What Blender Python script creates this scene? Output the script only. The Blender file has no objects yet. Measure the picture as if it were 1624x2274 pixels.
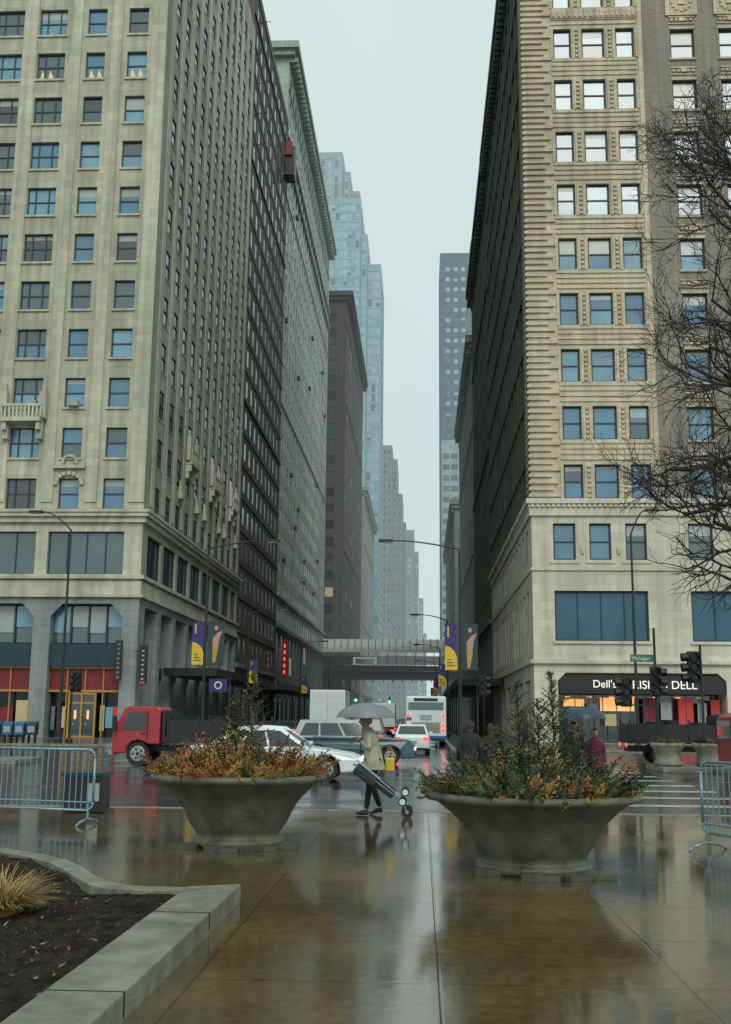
import bpy, math, random
from mathutils import Vector, Matrix, noise
random.seed(7)
S=bpy.context.scene
COL=S.collection
V=Vector
# ------------------------------------------------------------------ materials
def new_mat(name):
    m=bpy.data.materials.new(name); m.use_nodes=True
    nt=m.node_tree; b=nt.nodes['Principled BSDF']
    return m,nt,b
def N(nt,t,**k):
    n=nt.nodes.new(t)
    for a,v in k.items(): setattr(n,a,v)
    return n
def c4(c): return (c[0],c[1],c[2],1)
def mat(name,col,rough=.7,metal=0,var=.0,scale=3.,bump=0.,bscale=None,spec=.5,emit=0,ecol=None,ior=1.5,stretch=None):
    m,nt,b=new_mat(name)
    b.inputs['Base Color'].default_value=c4(col); b.inputs['Roughness'].default_value=rough
    b.inputs['Metallic'].default_value=metal; b.inputs['IOR'].default_value=ior
    b.inputs['Specular IOR Level'].default_value=spec
    if emit: b.inputs['Emission Color'].default_value=c4(ecol or col); b.inputs['Emission Strength'].default_value=emit
    if var or bump:
        tc=N(nt,'ShaderNodeTexCoord'); mp=N(nt,'ShaderNodeMapping')
        nt.links.new(tc.outputs['Object'],mp.inputs[0])
        if stretch: mp.inputs['Scale'].default_value=stretch
        no=N(nt,'ShaderNodeTexNoise'); no.inputs['Scale'].default_value=scale; no.inputs['Detail'].default_value=5
        nt.links.new(mp.outputs[0],no.inputs[0])
        if var:
            r=N(nt,'ShaderNodeMapRange'); r.inputs[1].default_value=.3; r.inputs[2].default_value=.7
            r.inputs[3].default_value=1-var; r.inputs[4].default_value=1+var
            nt.links.new(no.outputs[0],r.inputs[0])
            mx=N(nt,'ShaderNodeVectorMath',operation='SCALE'); mx.inputs[0].default_value=col[:3]
            nt.links.new(r.outputs[0],mx.inputs['Scale']); nt.links.new(mx.outputs[0],b.inputs['Base Color'])
        if bump:
            n2=N(nt,'ShaderNodeTexNoise'); n2.inputs['Scale'].default_value=bscale or scale*4; n2.inputs['Detail'].default_value=4
            nt.links.new(mp.outputs[0],n2.inputs[0])
            bp=N(nt,'ShaderNodeBump'); bp.inputs['Strength'].default_value=bump; bp.inputs['Distance'].default_value=.02
            nt.links.new(n2.outputs[0],bp.inputs['Height']); nt.links.new(bp.outputs[0],b.inputs['Normal'])
    return m
def masonry(name,col,bw=1.4,bh=.5,mortar=.02,mcol=.6,var=.18,stain=.25,rough=.8,blockvar=.1):
    """ashlar / brick wall: block joints, per block tint, rain streaks"""
    m,nt,b=new_mat(name); L=nt.links.new
    tc=N(nt,'ShaderNodeTexCoord'); sp=N(nt,'ShaderNodeSeparateXYZ'); L(tc.outputs['Object'],sp.inputs[0])
    ad=N(nt,'ShaderNodeMath',operation='ADD'); L(sp.outputs[0],ad.inputs[0]); L(sp.outputs[1],ad.inputs[1])
    cb=N(nt,'ShaderNodeCombineXYZ'); L(ad.outputs[0],cb.inputs[0]); L(sp.outputs[2],cb.inputs[1])
    br=N(nt,'ShaderNodeTexBrick'); L(cb.outputs[0],br.inputs['Vector'])
    br.inputs['Scale'].default_value=1; br.inputs['Brick Width'].default_value=bw; br.inputs['Row Height'].default_value=bh
    br.inputs['Mortar Size'].default_value=mortar; br.inputs['Mortar Smooth'].default_value=.3
    br.inputs['Color1'].default_value=c4([x*(1-blockvar) for x in col]); br.inputs['Color2'].default_value=c4([x*(1+blockvar) for x in col])
    br.inputs['Mortar'].default_value=c4([x*mcol for x in col])
    n1=N(nt,'ShaderNodeTexNoise'); n1.inputs['Scale'].default_value=.18; n1.inputs['Detail'].default_value=6; L(tc.outputs['Object'],n1.inputs[0])
    mp=N(nt,'ShaderNodeMapping'); mp.inputs['Scale'].default_value=(1.6,.06,1); L(cb.outputs[0],mp.inputs[0])
    n2=N(nt,'ShaderNodeTexNoise'); n2.inputs['Scale'].default_value=1.; n2.inputs['Detail'].default_value=6; L(mp.outputs[0],n2.inputs[0])
    r1=N(nt,'ShaderNodeMapRange'); r1.inputs[1].default_value=.3; r1.inputs[2].default_value=.7; r1.inputs[3].default_value=1-var; r1.inputs[4].default_value=1+var; L(n1.outputs[0],r1.inputs[0])
    r2=N(nt,'ShaderNodeMapRange'); r2.inputs[1].default_value=.35; r2.inputs[2].default_value=.62; r2.inputs[3].default_value=1-stain; r2.inputs[4].default_value=1; L(n2.outputs[0],r2.inputs[0])
    mu=N(nt,'ShaderNodeMath',operation='MULTIPLY'); L(r1.outputs[0],mu.inputs[0]); L(r2.outputs[0],mu.inputs[1])
    sc=N(nt,'ShaderNodeVectorMath',operation='SCALE'); L(br.outputs[0],sc.inputs[0]); L(mu.outputs[0],sc.inputs['Scale'])
    L(sc.outputs[0],b.inputs['Base Color']); b.inputs['Roughness'].default_value=rough
    bp=N(nt,'ShaderNodeBump'); bp.inputs['Strength'].default_value=.4; bp.inputs['Distance'].default_value=.03
    L(br.outputs['Fac'],bp.inputs['Height']); bp.invert=True; L(bp.outputs[0],b.inputs['Normal'])
    return m
def wet(name,col,col2,r0,r1,jx=None,jy=None,jx0=0,jy0=0,bump=.15,ior=1.45):
    """wet paving: water film noise drives roughness and colour, optional slab joints"""
    m,nt,b=new_mat(name); L=nt.links.new
    tc=N(nt,'ShaderNodeTexCoord')
    n1=N(nt,'ShaderNodeTexNoise'); n1.inputs['Scale'].default_value=.55; n1.inputs['Detail'].default_value=7; n1.inputs['Roughness'].default_value=.6; L(tc.outputs['Object'],n1.inputs[0])
    n3=N(nt,'ShaderNodeTexNoise'); n3.inputs['Scale'].default_value=9; n3.inputs['Detail'].default_value=6; L(tc.outputs['Object'],n3.inputs[0])
    n4=N(nt,'ShaderNodeTexNoise'); n4.inputs['Scale'].default_value=80; n4.inputs['Detail'].default_value=3; L(tc.outputs['Object'],n4.inputs[0])
    rr=N(nt,'ShaderNodeMapRange'); rr.inputs[1].default_value=.40; rr.inputs[2].default_value=.64; rr.inputs[3].default_value=r0; rr.inputs[4].default_value=r1; L(n1.outputs[0],rr.inputs[0])
    mix=N(nt,'ShaderNodeMix',data_type='RGBA'); mix.inputs[6].default_value=c4(col2); mix.inputs[7].default_value=c4(col)
    rc=N(nt,'ShaderNodeMapRange'); rc.inputs[1].default_value=.35; rc.inputs[2].default_value=.65; L(n1.outputs[0],rc.inputs[0]); L(rc.outputs[0],mix.inputs[0])
    rg=N(nt,'ShaderNodeMapRange'); rg.inputs[1].default_value=.3; rg.inputs[2].default_value=.7; rg.inputs[3].default_value=.7; rg.inputs[4].default_value=1.3; L(n3.outputs[0],rg.inputs[0])
    rh=N(nt,'ShaderNodeMapRange'); rh.inputs[1].default_value=.3; rh.inputs[2].default_value=.7; rh.inputs[3].default_value=.65; rh.inputs[4].default_value=1.35; L(n4.outputs[0],rh.inputs[0])
    mm=N(nt,'ShaderNodeMath',operation='MULTIPLY'); L(rg.outputs[0],mm.inputs[0]); L(rh.outputs[0],mm.inputs[1])
    sc=N(nt,'ShaderNodeVectorMath',operation='SCALE'); L(mix.outputs[2],sc.inputs[0]); L(mm.outputs[0],sc.inputs['Scale'])
    out=sc.outputs[0]
    ma=N(nt,'ShaderNodeMath',operation='MULTIPLY_ADD'); L(n3.outputs[0],ma.inputs[0]); ma.inputs[1].default_value=.7
    mb_=N(nt,'ShaderNodeMath',operation='MULTIPLY'); L(n4.outputs[0],mb_.inputs[0]); mb_.inputs[1].default_value=.2; L(mb_.outputs[0],ma.inputs[2])
    hsrc=ma.outputs[0]
    if jx:
        sp=N(nt,'ShaderNodeSeparateXYZ'); L(tc.outputs['Object'],sp.inputs[0])
        outs=[]
        for ax,per,off in ((0,jx,jx0),(1,jy,jy0)):
            a=N(nt,'ShaderNodeMath',operation='ADD'); L(sp.outputs[ax],a.inputs[0]); a.inputs[1].default_value=-off+per*1000
            md=N(nt,'ShaderNodeMath',operation='PINGPONG'); L(a.outputs[0],md.inputs[0]); md.inputs[1].default_value=per/2
            s=N(nt,'ShaderNodeMapRange'); s.inputs[1].default_value=.004; s.inputs[2].default_value=.013; L(md.outputs[0],s.inputs[0]); outs.append(s.outputs[0])
        mn=N(nt,'ShaderNodeMath',operation='MINIMUM'); L(outs[0],mn.inputs[0]); L(outs[1],mn.inputs[1])
        m3=N(nt,'ShaderNodeMapRange'); m3.inputs[3].default_value=.4; m3.inputs[4].default_value=1; L(mn.outputs[0],m3.inputs[0])
        s2=N(nt,'ShaderNodeVectorMath',operation='SCALE'); L(out,s2.inputs[0]); L(m3.outputs[0],s2.inputs['Scale']); out=s2.outputs[0]
        a2=N(nt,'ShaderNodeMath',operation='MULTIPLY_ADD'); L(mn.outputs[0],a2.inputs[0]); a2.inputs[1].default_value=.7; L(hsrc,a2.inputs[2]); hsrc=a2.outputs[0]
    L(out,b.inputs['Base Color']); L(rr.outputs[0],b.inputs['Roughness'])
    b.inputs['IOR'].default_value=ior
    bp=N(nt,'ShaderNodeBump'); bp.inputs['Strength'].default_value=bump; bp.inputs['Distance'].default_value=.01; L(hsrc,bp.inputs['Height']); L(bp.outputs[0],b.inputs['Normal'])
    return m
def glassm(name,col,rough=.08,ior=2.0,emit=0,ecol=None):
    return mat(name,col,rough,0,var=.25,scale=.35,ior=ior,emit=emit,ecol=ecol)

M={}
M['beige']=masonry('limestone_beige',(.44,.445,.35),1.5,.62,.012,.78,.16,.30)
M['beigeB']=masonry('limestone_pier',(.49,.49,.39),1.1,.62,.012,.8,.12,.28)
M['beigeS']=masonry('limestone_shaded_side',(.33,.36,.30),1.5,.62,.012,.75,.16,.35)  # side-face copy of the limestone, shade put into its darker, greener colour
M['base']=masonry('stone_base_grey',(.25,.29,.285),1.3,.55,.015,.7,.12,.25)
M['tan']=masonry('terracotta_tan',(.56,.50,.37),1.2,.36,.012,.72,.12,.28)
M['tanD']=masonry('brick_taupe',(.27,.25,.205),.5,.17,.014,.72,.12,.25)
M['cream']=masonry('granite_cream',(.58,.56,.46),1.6,.6,.012,.8,.08,.22)
M['dkside']=masonry('shaded_sooty_stone',(.10,.115,.095),.9,.3,.012,.7,.15,.3)  # grime plus side-wall shade, both put into the base colour
M['brown']=masonry('brick_dark_brown',(.07,.055,.047),.4,.14,.01,.7,.15,.3)
M['red']=masonry('brick_sooty',(.105,.095,.08),.4,.14,.01,.7,.15,.3)
M['redS']=masonry('brick_sooty_course',(.13,.135,.12),.4,.14,.01,.7,.15,.3)
M['pale']=masonry('terracotta_pale',(.36,.42,.375),1.2,.4,.01,.8,.12,.25)
M['paleD']=masonry('terracotta_pale_base',(.14,.17,.155),1.2,.4,.01,.8,.12,.25)
M['grey']=masonry('stone_grey',(.30,.33,.31),2,.6,.01,.8,.12,.2)
M['greyD']=masonry('stone_grey_dark',(.17,.20,.20),2,.6,.01,.8,.12,.2)
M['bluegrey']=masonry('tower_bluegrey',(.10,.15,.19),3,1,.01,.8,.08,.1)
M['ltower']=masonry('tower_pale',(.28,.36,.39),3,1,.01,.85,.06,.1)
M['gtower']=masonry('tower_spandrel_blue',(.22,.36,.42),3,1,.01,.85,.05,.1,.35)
M['frame']=mat('window_frame_dark',(.014,.035,.05),.5)
M['frameG']=mat('window_frame_green',(.025,.05,.055),.5)
M['gA']=glassm('glass_blue',(.05,.17,.28))  # blue panes: part of the sky's reflection is put into their base colour
M['gB']=glassm('glass_pale_blue',(.11,.27,.37))
M['gC']=glassm('glass_dark',(.015,.03,.036))
M['gD']=glassm('glass_slate',(.045,.085,.10))
M['gE']=glassm('glass_blind',(.26,.31,.30),.3)
M['gK']=glassm('glass_black',(.006,.012,.014),.15,1.5)
M['gL']=glassm('glass_lit',(.25,.22,.12),.3,1.5,.18,(1,.85,.45))
M['gT']=glassm('glass_tower',(.22,.40,.50),.15,1.8)
M['gTd']=glassm('glass_tower_dark',(.06,.12,.17),.15,1.8)
M['gBig']=glassm('glass_teal_film',(.02,.10,.16),.25,1.6)
M['navy']=mat('navy_panel',(.010,.035,.055),.4,var=.2,scale=1)
M['gold']=mat('gold_frame',(.45,.25,.05),.4,.3)
M['maroon']=mat('maroon_sign_panel',(.17,.012,.02),.5,var=.2,scale=2)
M['black']=mat('black_metal',(.012,.014,.016),.45)
M['blackm']=mat('dark_interior',(.008,.012,.013),.8)
M['steel']=mat('galvanised_steel',(.20,.33,.40),.42,.5,var=.15,scale=8)
M['white']=mat('white_enamel',(.60,.66,.67),.35,var=.04,scale=2)
M['tyre']=mat('tyre_rubber',(.015,.015,.016),.75)
M['hub']=mat('alloy_wheel',(.35,.37,.38),.35,.7)
M['redl']=mat('tail_lamp_lit',(.5,.01,.01),.3,emit=4,ecol=(1,.04,.03))
M['whl']=mat('head_lamp',(.8,.8,.75),.2,emit=.6,ecol=(1,.97,.85))
M['grnl']=mat('green_signal_lit',(.02,.5,.2),.3,emit=6,ecol=(.1,1,.45))
M['warm']=mat('warm_interior_light',(.8,.5,.2),.5,emit=.8,ecol=(1,.42,.12))
M['cool']=mat('ceiling_light_glow',(.35,.33,.16),.5,emit=.32,ecol=(1,.9,.42))
M['carglass']=mat('car_glass',(.012,.025,.03),.06,ior=1.7)
M['redp']=mat('red_poster',(.5,.03,.03),.5,emit=.12,ecol=(1,.1,.1))
M['whl0']=mat('lamp_lens',(.5,.5,.45),.3)

# ------------------------------------------------------------------ mesh builder
class MB:
    def __init__(s): s.v=[];s.f=[];s.mi=[];s.mats=[]
    def m(s,k):
        k=M[k] if isinstance(k,str) else k
        if k not in s.mats: s.mats.append(k)
        return s.mats.index(k)
    def poly(s,pts,k):
        i=len(s.v); s.v+= [tuple(p) for p in pts]; s.f.append(tuple(range(i,i+len(pts)))); s.mi.append(s.m(k))
    def obox(s,O,U,W,Nn,u0,u1,v0,v1,n0,n1,k,back=True):
        P=lambda u,v,n:O+U*u+W*v+Nn*n
        p=[P(u0,v0,n0),P(u1,v0,n0),P(u1,v1,n0),P(u0,v1,n0),P(u0,v0,n1),P(u1,v0,n1),P(u1,v1,n1),P(u0,v1,n1)]
        i=len(s.v); s.v+=[tuple(q) for q in p]
        F=[(4,5,6,7),(0,4,7,3),(5,1,2,6),(7,6,2,3),(0,1,5,4)]
        if back: F.append((3,2,1,0))
        mi=s.m(k)
        for f in F: s.f.append(tuple(i+a for a in f)); s.mi.append(mi)
    def box(s,x0,x1,y0,y1,z0,z1,k): s.obox(V((0,0,0)),V((1,0,0)),V((0,0,1)),V((0,-1,0)),x0,x1,z0,z1,-y1,-y0,k)
    def tube(s,a,b,r0,r1,k,seg=6,cap=False):
        a=V(a);b=V(b);d=(b-a)
        if d.length<1e-6: return
        d.normalize(); t=d.orthogonal().normalized(); q=d.cross(t)
        i=len(s.v)
        for c,r in((a,r0),(b,r1)):
            for j in range(seg):
                an=2*math.pi*j/seg; s.v.append(tuple(c+t*(r*math.cos(an))+q*(r*math.sin(an))))
        mi=s.m(k)
        for j in range(seg):
            j2=(j+1)%seg; s.f.append((i+j,i+j2,i+seg+j2,i+seg+j)); s.mi.append(mi)
        if cap:
            s.f.append(tuple(i+seg+j for j in range(seg))); s.mi.append(mi)
            s.f.append(tuple(i+seg-1-j for j in range(seg))); s.mi.append(mi)
    def path(s,pts,r,k,seg=6,r1=None):
        n=len(pts)-1
        for i in range(n):
            ra=r if r1 is None else r+(r1-r)*i/n; rb=r if r1 is None else r+(r1-r)*(i+1)/n
            s.tube(pts[i],pts[i+1],ra,rb,k,seg,True)
    def lathe(s,prof,c,k,seg=40,sx=1,sy=1,jit=0):
        i=len(s.v);c=V(c)
        for (r,z) in prof:
            for j in range(seg):
                an=2*math.pi*j/seg
                rr=r*(1+jit*noise.noise(V((math.cos(an)*3,math.sin(an)*3,z*4))))
                s.v.append((c.x+rr*math.cos(an)*sx,c.y+rr*math.sin(an)*sy,c.z+z))
        mi=s.m(k)
        for a in range(len(prof)-1):
            for j in range(seg):
                j2=(j+1)%seg
                s.f.append((i+a*seg+j,i+a*seg+j2,i+(a+1)*seg+j2,i+(a+1)*seg+j)); s.mi.append(mi)
    def done(s,name,parent=None,smooth=False,bevel=0,bseg=2):
        me=bpy.data.meshes.new(name); me.from_pydata(s.v,[],s.f)
        for m in s.mats: me.materials.append(m)
        me.polygons.foreach_set('material_index',s.mi)
        if smooth: me.polygons.foreach_set('use_smooth',[True]*len(s.f))
        me.update()
        o=bpy.data.objects.new(name,me); COL.objects.link(o)
        if bevel:
            w=o.modifiers.new('w','WELD'); w.merge_threshold=.0005
            b=o.modifiers.new('b','BEVEL'); b.width=bevel; b.segments=bseg; b.limit_method='ANGLE'; b.angle_limit=math.radians(35)
        if parent:
            o.parent=parent
            if not parent.get('local'): o.location=-parent.location
        return o
def group(name,loc=(0,0,0),rot=0,local=False,scale=1):
    e=bpy.data.objects.new(name,None); COL.objects.link(e); e.location=loc; e.rotation_euler=(0,0,rot); e.scale=(scale,)*3
    e.empty_display_size=.2
    if local: e['local']=1
    return e
X=V((1,0,0));Y=V((0,1,0));Z=V((0,0,1))

def facade(mb,O,U,L,H,cols,rows,wall,glasses,rec=.3,frame='sash',fk='frame',sill=None,lintel=None,split=.5,fw=.08,sd=.12):
    O=V(O);Nn=U.cross(Z)
    P=lambda u,v,n=0:O+U*u+Z*v+Nn*n
    def q(u0,u1,v0,v1,k,n=0):
        if u1-u0>1e-4 and v1-v0>1e-4: mb.poly([P(u0,v0,n),P(u1,v0,n),P(u1,v1,n),P(u0,v1,n)],k)
    names=[g[0] for g in glasses]; wts=[g[1] for g in glasses]
    vc=0
    fd=min(.06,rec*.6)
    for (v0,v1) in rows:
        q(0,L,vc,v0,wall); uc=0
        for c in cols:
            u0,u1=c[0],c[1]; fr=c[2] if len(c)>2 else frame
            q(uc,u0,v0,v1,wall)
            mb.poly([P(u0,v0),P(u1,v0),P(u1,v0,-rec),P(u0,v0,-rec)],wall)
            mb.poly([P(u0,v1,-rec),P(u1,v1,-rec),P(u1,v1),P(u0,v1)],wall)
            mb.poly([P(u0,v0),P(u0,v0,-rec),P(u0,v1,-rec),P(u0,v1)],wall)
            mb.poly([P(u1,v0,-rec),P(u1,v0),P(u1,v1),P(u1,v1,-rec)],wall)
            g=random.choices(names,wts)[0]; g2=random.choices(names,wts)[0] if random.random()<.35 else g
            vm=v0+(v1-v0)*split
            if fr=='big': g2=g
            q(u0,u1,v0,vm,g,-rec); q(u0,u1,vm,v1,g2,-rec)
            if fr and fr!='big' and rec>.2 and random.random()<.30:   # roller blind drawn part way
                hb=(v1-v0)*random.choice((.18,.25,.33,.5)); q(u0+fw,u1-fw,v1-hb,v1-fw,'gE',-rec+.012)
            if fr:
                b=lambda a0,a1,b0,b1,d=1:mb.obox(O,U,Z,Nn,a0,a1,b0,b1,-rec,-rec+fd*d,fk,False)
                b(u0,u0+fw,v0,v1);b(u1-fw,u1,v0,v1);b(u0+fw,u1-fw,v0,v0+fw);b(u0+fw,u1-fw,v1-fw,v1)
                if fr in('sash','triple','pair'): b(u0+fw,u1-fw,vm-.05,vm+.05,1.15)
                if fr=='triple':
                    w=u1-u0
                    for t in(.27,.73): b(u0+w*t-.05,u0+w*t+.05,v0+fw,v1-fw,1.4)
                if fr=='big':
                    n=max(2,round((u1-u0)/1.5))
                    for i in range(1,n): t=u0+(u1-u0)*i/n; b(t-.04,t+.04,v0+fw,v1-fw,1.4)
            if sill: mb.obox(O,U,Z,Nn,u0-.1,u1+.1,v0-.16,v0-.002,.002,sd,sill,False)
            if lintel: mb.obox(O,U,Z,Nn,u0-.08,u1+.08,v1+.002,v1+.22,.002,.05,lintel,False)
            uc=u1
        q(uc,L,v0,v1,wall); vc=v1
    q(0,L,vc,H,wall)
def band(mb,O,U,u0,u1,v0,v1,d,k): mb.obox(V(O),U,Z,U.cross(Z),u0,u1,v0,v1,.001,d,k,True)

# ================================================================== BUILDING A (left corner, limestone)
XA=-19.8; HA=82
A=group('limestone_office_tower',(-30,90,0))
mb=MB()
rowsA=[(16.1+3.78*k-16,18.35+3.78*k-16) for k in range(17)]
colsX=[(-40.0,-38.5),(-36.8,-35.3),(-33.4,-31.2,'triple'),(-29.95,-27.75,'triple'),(-26.1,-24.6),(-22.85,-21.3)]
x0=-42
facade(mb,(x0,75,16),X,XA-x0,HA-16,[(c[0]-x0,c[1]-x0)+tuple(c[2:]) for c in colsX],rowsA,'beige',[('gA',1.2),('gD',1.8),('gB',1.4),('gC',.5)],.28,'sash','frameG',sill='beigeB')
edges=[-42]+[ (colsX[i][1]+colsX[i+1][0])/2 for i in range(5)]+[XA]
for i,e in enumerate(edges):
    w=.42 if i in(1,2,4,5) else .55
    if i==0: continue
    if i==6: band(mb,(0,75,0),X,XA-1.15,XA,16.6,HA,.10,'beigeB')
    else: band(mb,(0,75,0),X,e-w,e+w,16.6,HA,.10,'beigeB')
for c in colsX[3:]:
    z=16.1+3.78*9
    for j in range(2):
        a=c[0]+.25+j*.62; mb.poly([V((a,75.262,z+.25)),V((a+.42,75.262,z+.25)),V((a+.30,75.262,z+.55)),V((a+.12,75.262,z+.95))],'cool')  # glowing patches painted on the panes as ceiling lights reflected there
for (cx_,k) in((-39.2,6),(-28.4,2),(-25.3,2),(-36,10),(-39.4,11)): mb.box(cx_-.35,cx_+.35,74.55,74.95,16.12+3.78*k,16.12+3.78*k+.42,'grey')
colsY=[(3.0+3.4*i,4.5+3.4*i) for i in range(11)]
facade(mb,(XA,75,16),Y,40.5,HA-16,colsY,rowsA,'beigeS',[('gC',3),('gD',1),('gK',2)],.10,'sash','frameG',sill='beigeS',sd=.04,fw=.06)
for i in range(12):
    c=75+2.05+3.4*i
    band(mb,(XA,0,0),Y,max(75.02,c-.45),c+.45,16.6,HA,.05,'beigeB')
for z0,z1,d in((15.1,15.5,.25),(15.5,15.8,.45),(15.8,16.0,.55),(11.05,11.3,.3),(9.95,10.9,.10),(9.75,9.95,.25)):
    mb.box(x0,XA+d,75-d,115.4,z0,z1,'beigeB')
facade(mb,(x0,75,10),X,XA-x0,5.1,[(-41.5-x0,-38-x0,'big'),(-36.4-x0,-31.2-x0,'big'),(-30.5-x0,-27.5-x0,'big'),(-26.63-x0,-21.12-x0,'big')],[(1.4,4.46)],'beigeB',[('gD',1)],.35,'big','frameG')
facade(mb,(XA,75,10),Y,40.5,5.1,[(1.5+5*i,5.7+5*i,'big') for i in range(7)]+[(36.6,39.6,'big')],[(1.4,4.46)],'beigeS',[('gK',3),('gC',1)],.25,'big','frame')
zb=9.75
facade(mb,(x0,75,0),X,XA-x0,zb,[(-41-x0,-35-x0,None),(-33.6-x0,-27.3-x0,None),(-26.1-x0,-20.95-x0,None)],[(.01,9.3)],'base',[('gK',1)],1.2,None)
facade(mb,(XA,75,0),Y,40.5,zb,[(1.6+5*i,5.6+5*i,None) for i in range(7)]+[(36.6,39.6,None)],[(.01,9.2)],'base',[('gK',1)],1.0,None)
def shopbay(u0,u1):
    w=u1-u0
    mb.poly([(u0,74.995,8.4),(u0+.85,74.995,9.3),(u0,74.995,9.3)],'base'); mb.poly([(u1,74.995,8.4),(u1,74.995,9.3),(u1-.85,74.995,9.3)],'base')
    n=4
    for i in range(n):
        a=u0+w*i/n; b=u0+w*(i+1)/n
        mb.box(a+.06,b-.06,75.9,75.96,6.6,9.2,'gD'); mb.box(a+.08,b-.08,75.8,75.84,7.7 if i%2 else 7.3,9.15,'gE' if i in(1,2) else 'gB')
        mb.box(b-.07,b+.05,75.7,75.98,6.5,9.25,'frameG')
    mb.box(u0,u1,75.3,76.0,4.9,6.5,'navy')
    mb.box(u0,u1,75.5,76.1,4.78,4.9,'gold')
    for i in range(n):
        a=u0+w*i/n; b=u0+w*(i+1)/n
        mb.box(a+.05,b-.05,75.72,75.8,3.3,4.78,'maroon')
        mb.box(b-.04,b+.04,75.6,75.82,0.02,4.78,'gold')
    mb.box(u0,u1,75.55,75.85,3.15,3.3,'gold')
shopbay(-26.1,-20.95); shopbay(-33.6,-27.3); shopbay(-41,-35)
mb.box(-24.6,-22.7,75.55,75.62,.02,3.1,'gC')
for a in(-24.62,-23.7,-22.75): mb.box(a,a+.12,75.4,75.56,.02,3.1,'gold')
for zz in(0.04,2.35,3.0): mb.box(-24.5,-22.75,75.42,75.5,zz,zz+.12,'gold')
for a in (-24.25,-23.35):
    mb.box(a,a+.12,75.45,75.5,.9,1.0,'gE'); mb.box(a+.1,a+.25,75.47,75.5,1.3,1.9,'warm')
for a,b_,k in((-25.9,-25.6,'gD'),(-25.45,-25.2,'maroon'),(-25.1,-24.8,'gL'),(-22.4,-22.1,'gL'),(-22.0,-21.5,'gB'),(-21.45,-21.1,'redp'),(-33.4,-32.4,'gC'),(-32.2,-30.9,'maroon'),(-30.6,-29.9,'gD'),(-29.7,-28.6,'maroon'),(-28.4,-27.5,'gL')):
    mb.box(a,b_,75.75,75.8,.5+.3*random.random(),2.0+.8*random.random(),k)
for i in range(7):
    y0=76.6+5*i
    for k in range(1,4): mb.box(XA-.95,XA-.8,y0+k-.05,y0+k+.05,.02,9.2,'frame')
    mb.box(XA-.98,XA-.7,y0,y0+4,4.4,5.2,'black'); mb.box(XA-.9,XA-.86,y0+.3,y0+3.7,5.6,8.6,'gD' )
    if i%2==0: mb.box(XA-.9,XA-.8,y0+.8,y0+1.6,2.4,2.6,'warm')
def balcony(O,U,u,w,z,p=1.0):
    Nn=U.cross(Z);O=V(O)
    mb.obox(O,U,Z,Nn,u-w/2,u+w/2,z,z+.3,.0,p,'beigeB')
    mb.obox(O,U,Z,Nn,u-w/2,u+w/2,z+1.1,z+1.3,p*.8,p,'beigeB')
    n=int(w/.28)
    for i in range(n+1): mb.obox(O,U,Z,Nn,u-w/2+i*w/n-.07,u-w/2+i*w/n+.07,z+.3,z+1.1,p*.84,p*.97,'beigeB')
    for s in(-1,1):
        mb.obox(O,U,Z,Nn,u+s*(w/2-.2)-.2,u+s*(w/2-.2)+.2,z-1.2,z,.0,p*.5,'beigeB'); mb.obox(O,U,Z,Nn,u+s*(w/2-.2)-.15,u+s*(w/2-.2)+.15,z-.6,z,p*.5,p*.85,'beigeB')
        mb.obox(O,U,Z,Nn,u+s*(w/2)-.25,u+s*(w/2)+.25,z+.3,z+2.3,p*.2,p*.75,'beigeB')
        mb.obox(O,U,Z,Nn,u+s*(w/2)-.12,u+s*(w/2)+.12,z+2.3,z+2.9,p*.3,p*.55,'beigeB')
balcony((0,75,0),X,-28.9,2.9,22.4); balcony((0,75,0),X,-38.5,2.9,22.4)
for yc in(89.2,99.5,109.6): balcony((XA,0,0),Y,yc,3.0,22.4,.6)
mb.box(-26.5,-24.2,74.7,75,19.05,19.3,'beigeB')
for i in range(9):
    an=math.pi*i/8; mb.box(-25.35+.95*math.cos(an)-.14,-25.35+.95*math.cos(an)+.14,74.78,75,18.0+.7*math.sin(an)-.14,18.0+.7*math.sin(an)+.14,'beigeB')
    mb.box(-25.35+.5*math.cos(an)-.1,-25.35+.5*math.cos(an)+.1,74.75,75,19.5+.5*math.sin(an)-.1,19.5+.5*math.sin(an)+.1,'beigeB')
for yc in (86,92.5,96,103,106,112.5):
    for k in range(3): mb.box(XA,XA+.35-.1*k,yc-.5+.1*k,yc+.5-.1*k,19+.5*k,19.5+.5*k,'beigeB')
mb.box(x0,XA-1.3,76.4,115.4,0,10,'blackm'); mb.box(x0,XA-.02,75.02,115.5,HA-.3,HA,'beigeS')
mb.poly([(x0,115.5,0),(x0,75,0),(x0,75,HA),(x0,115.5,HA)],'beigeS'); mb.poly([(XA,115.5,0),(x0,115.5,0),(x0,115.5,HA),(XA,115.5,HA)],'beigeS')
mb.done('walls_and_windows',A)

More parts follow.
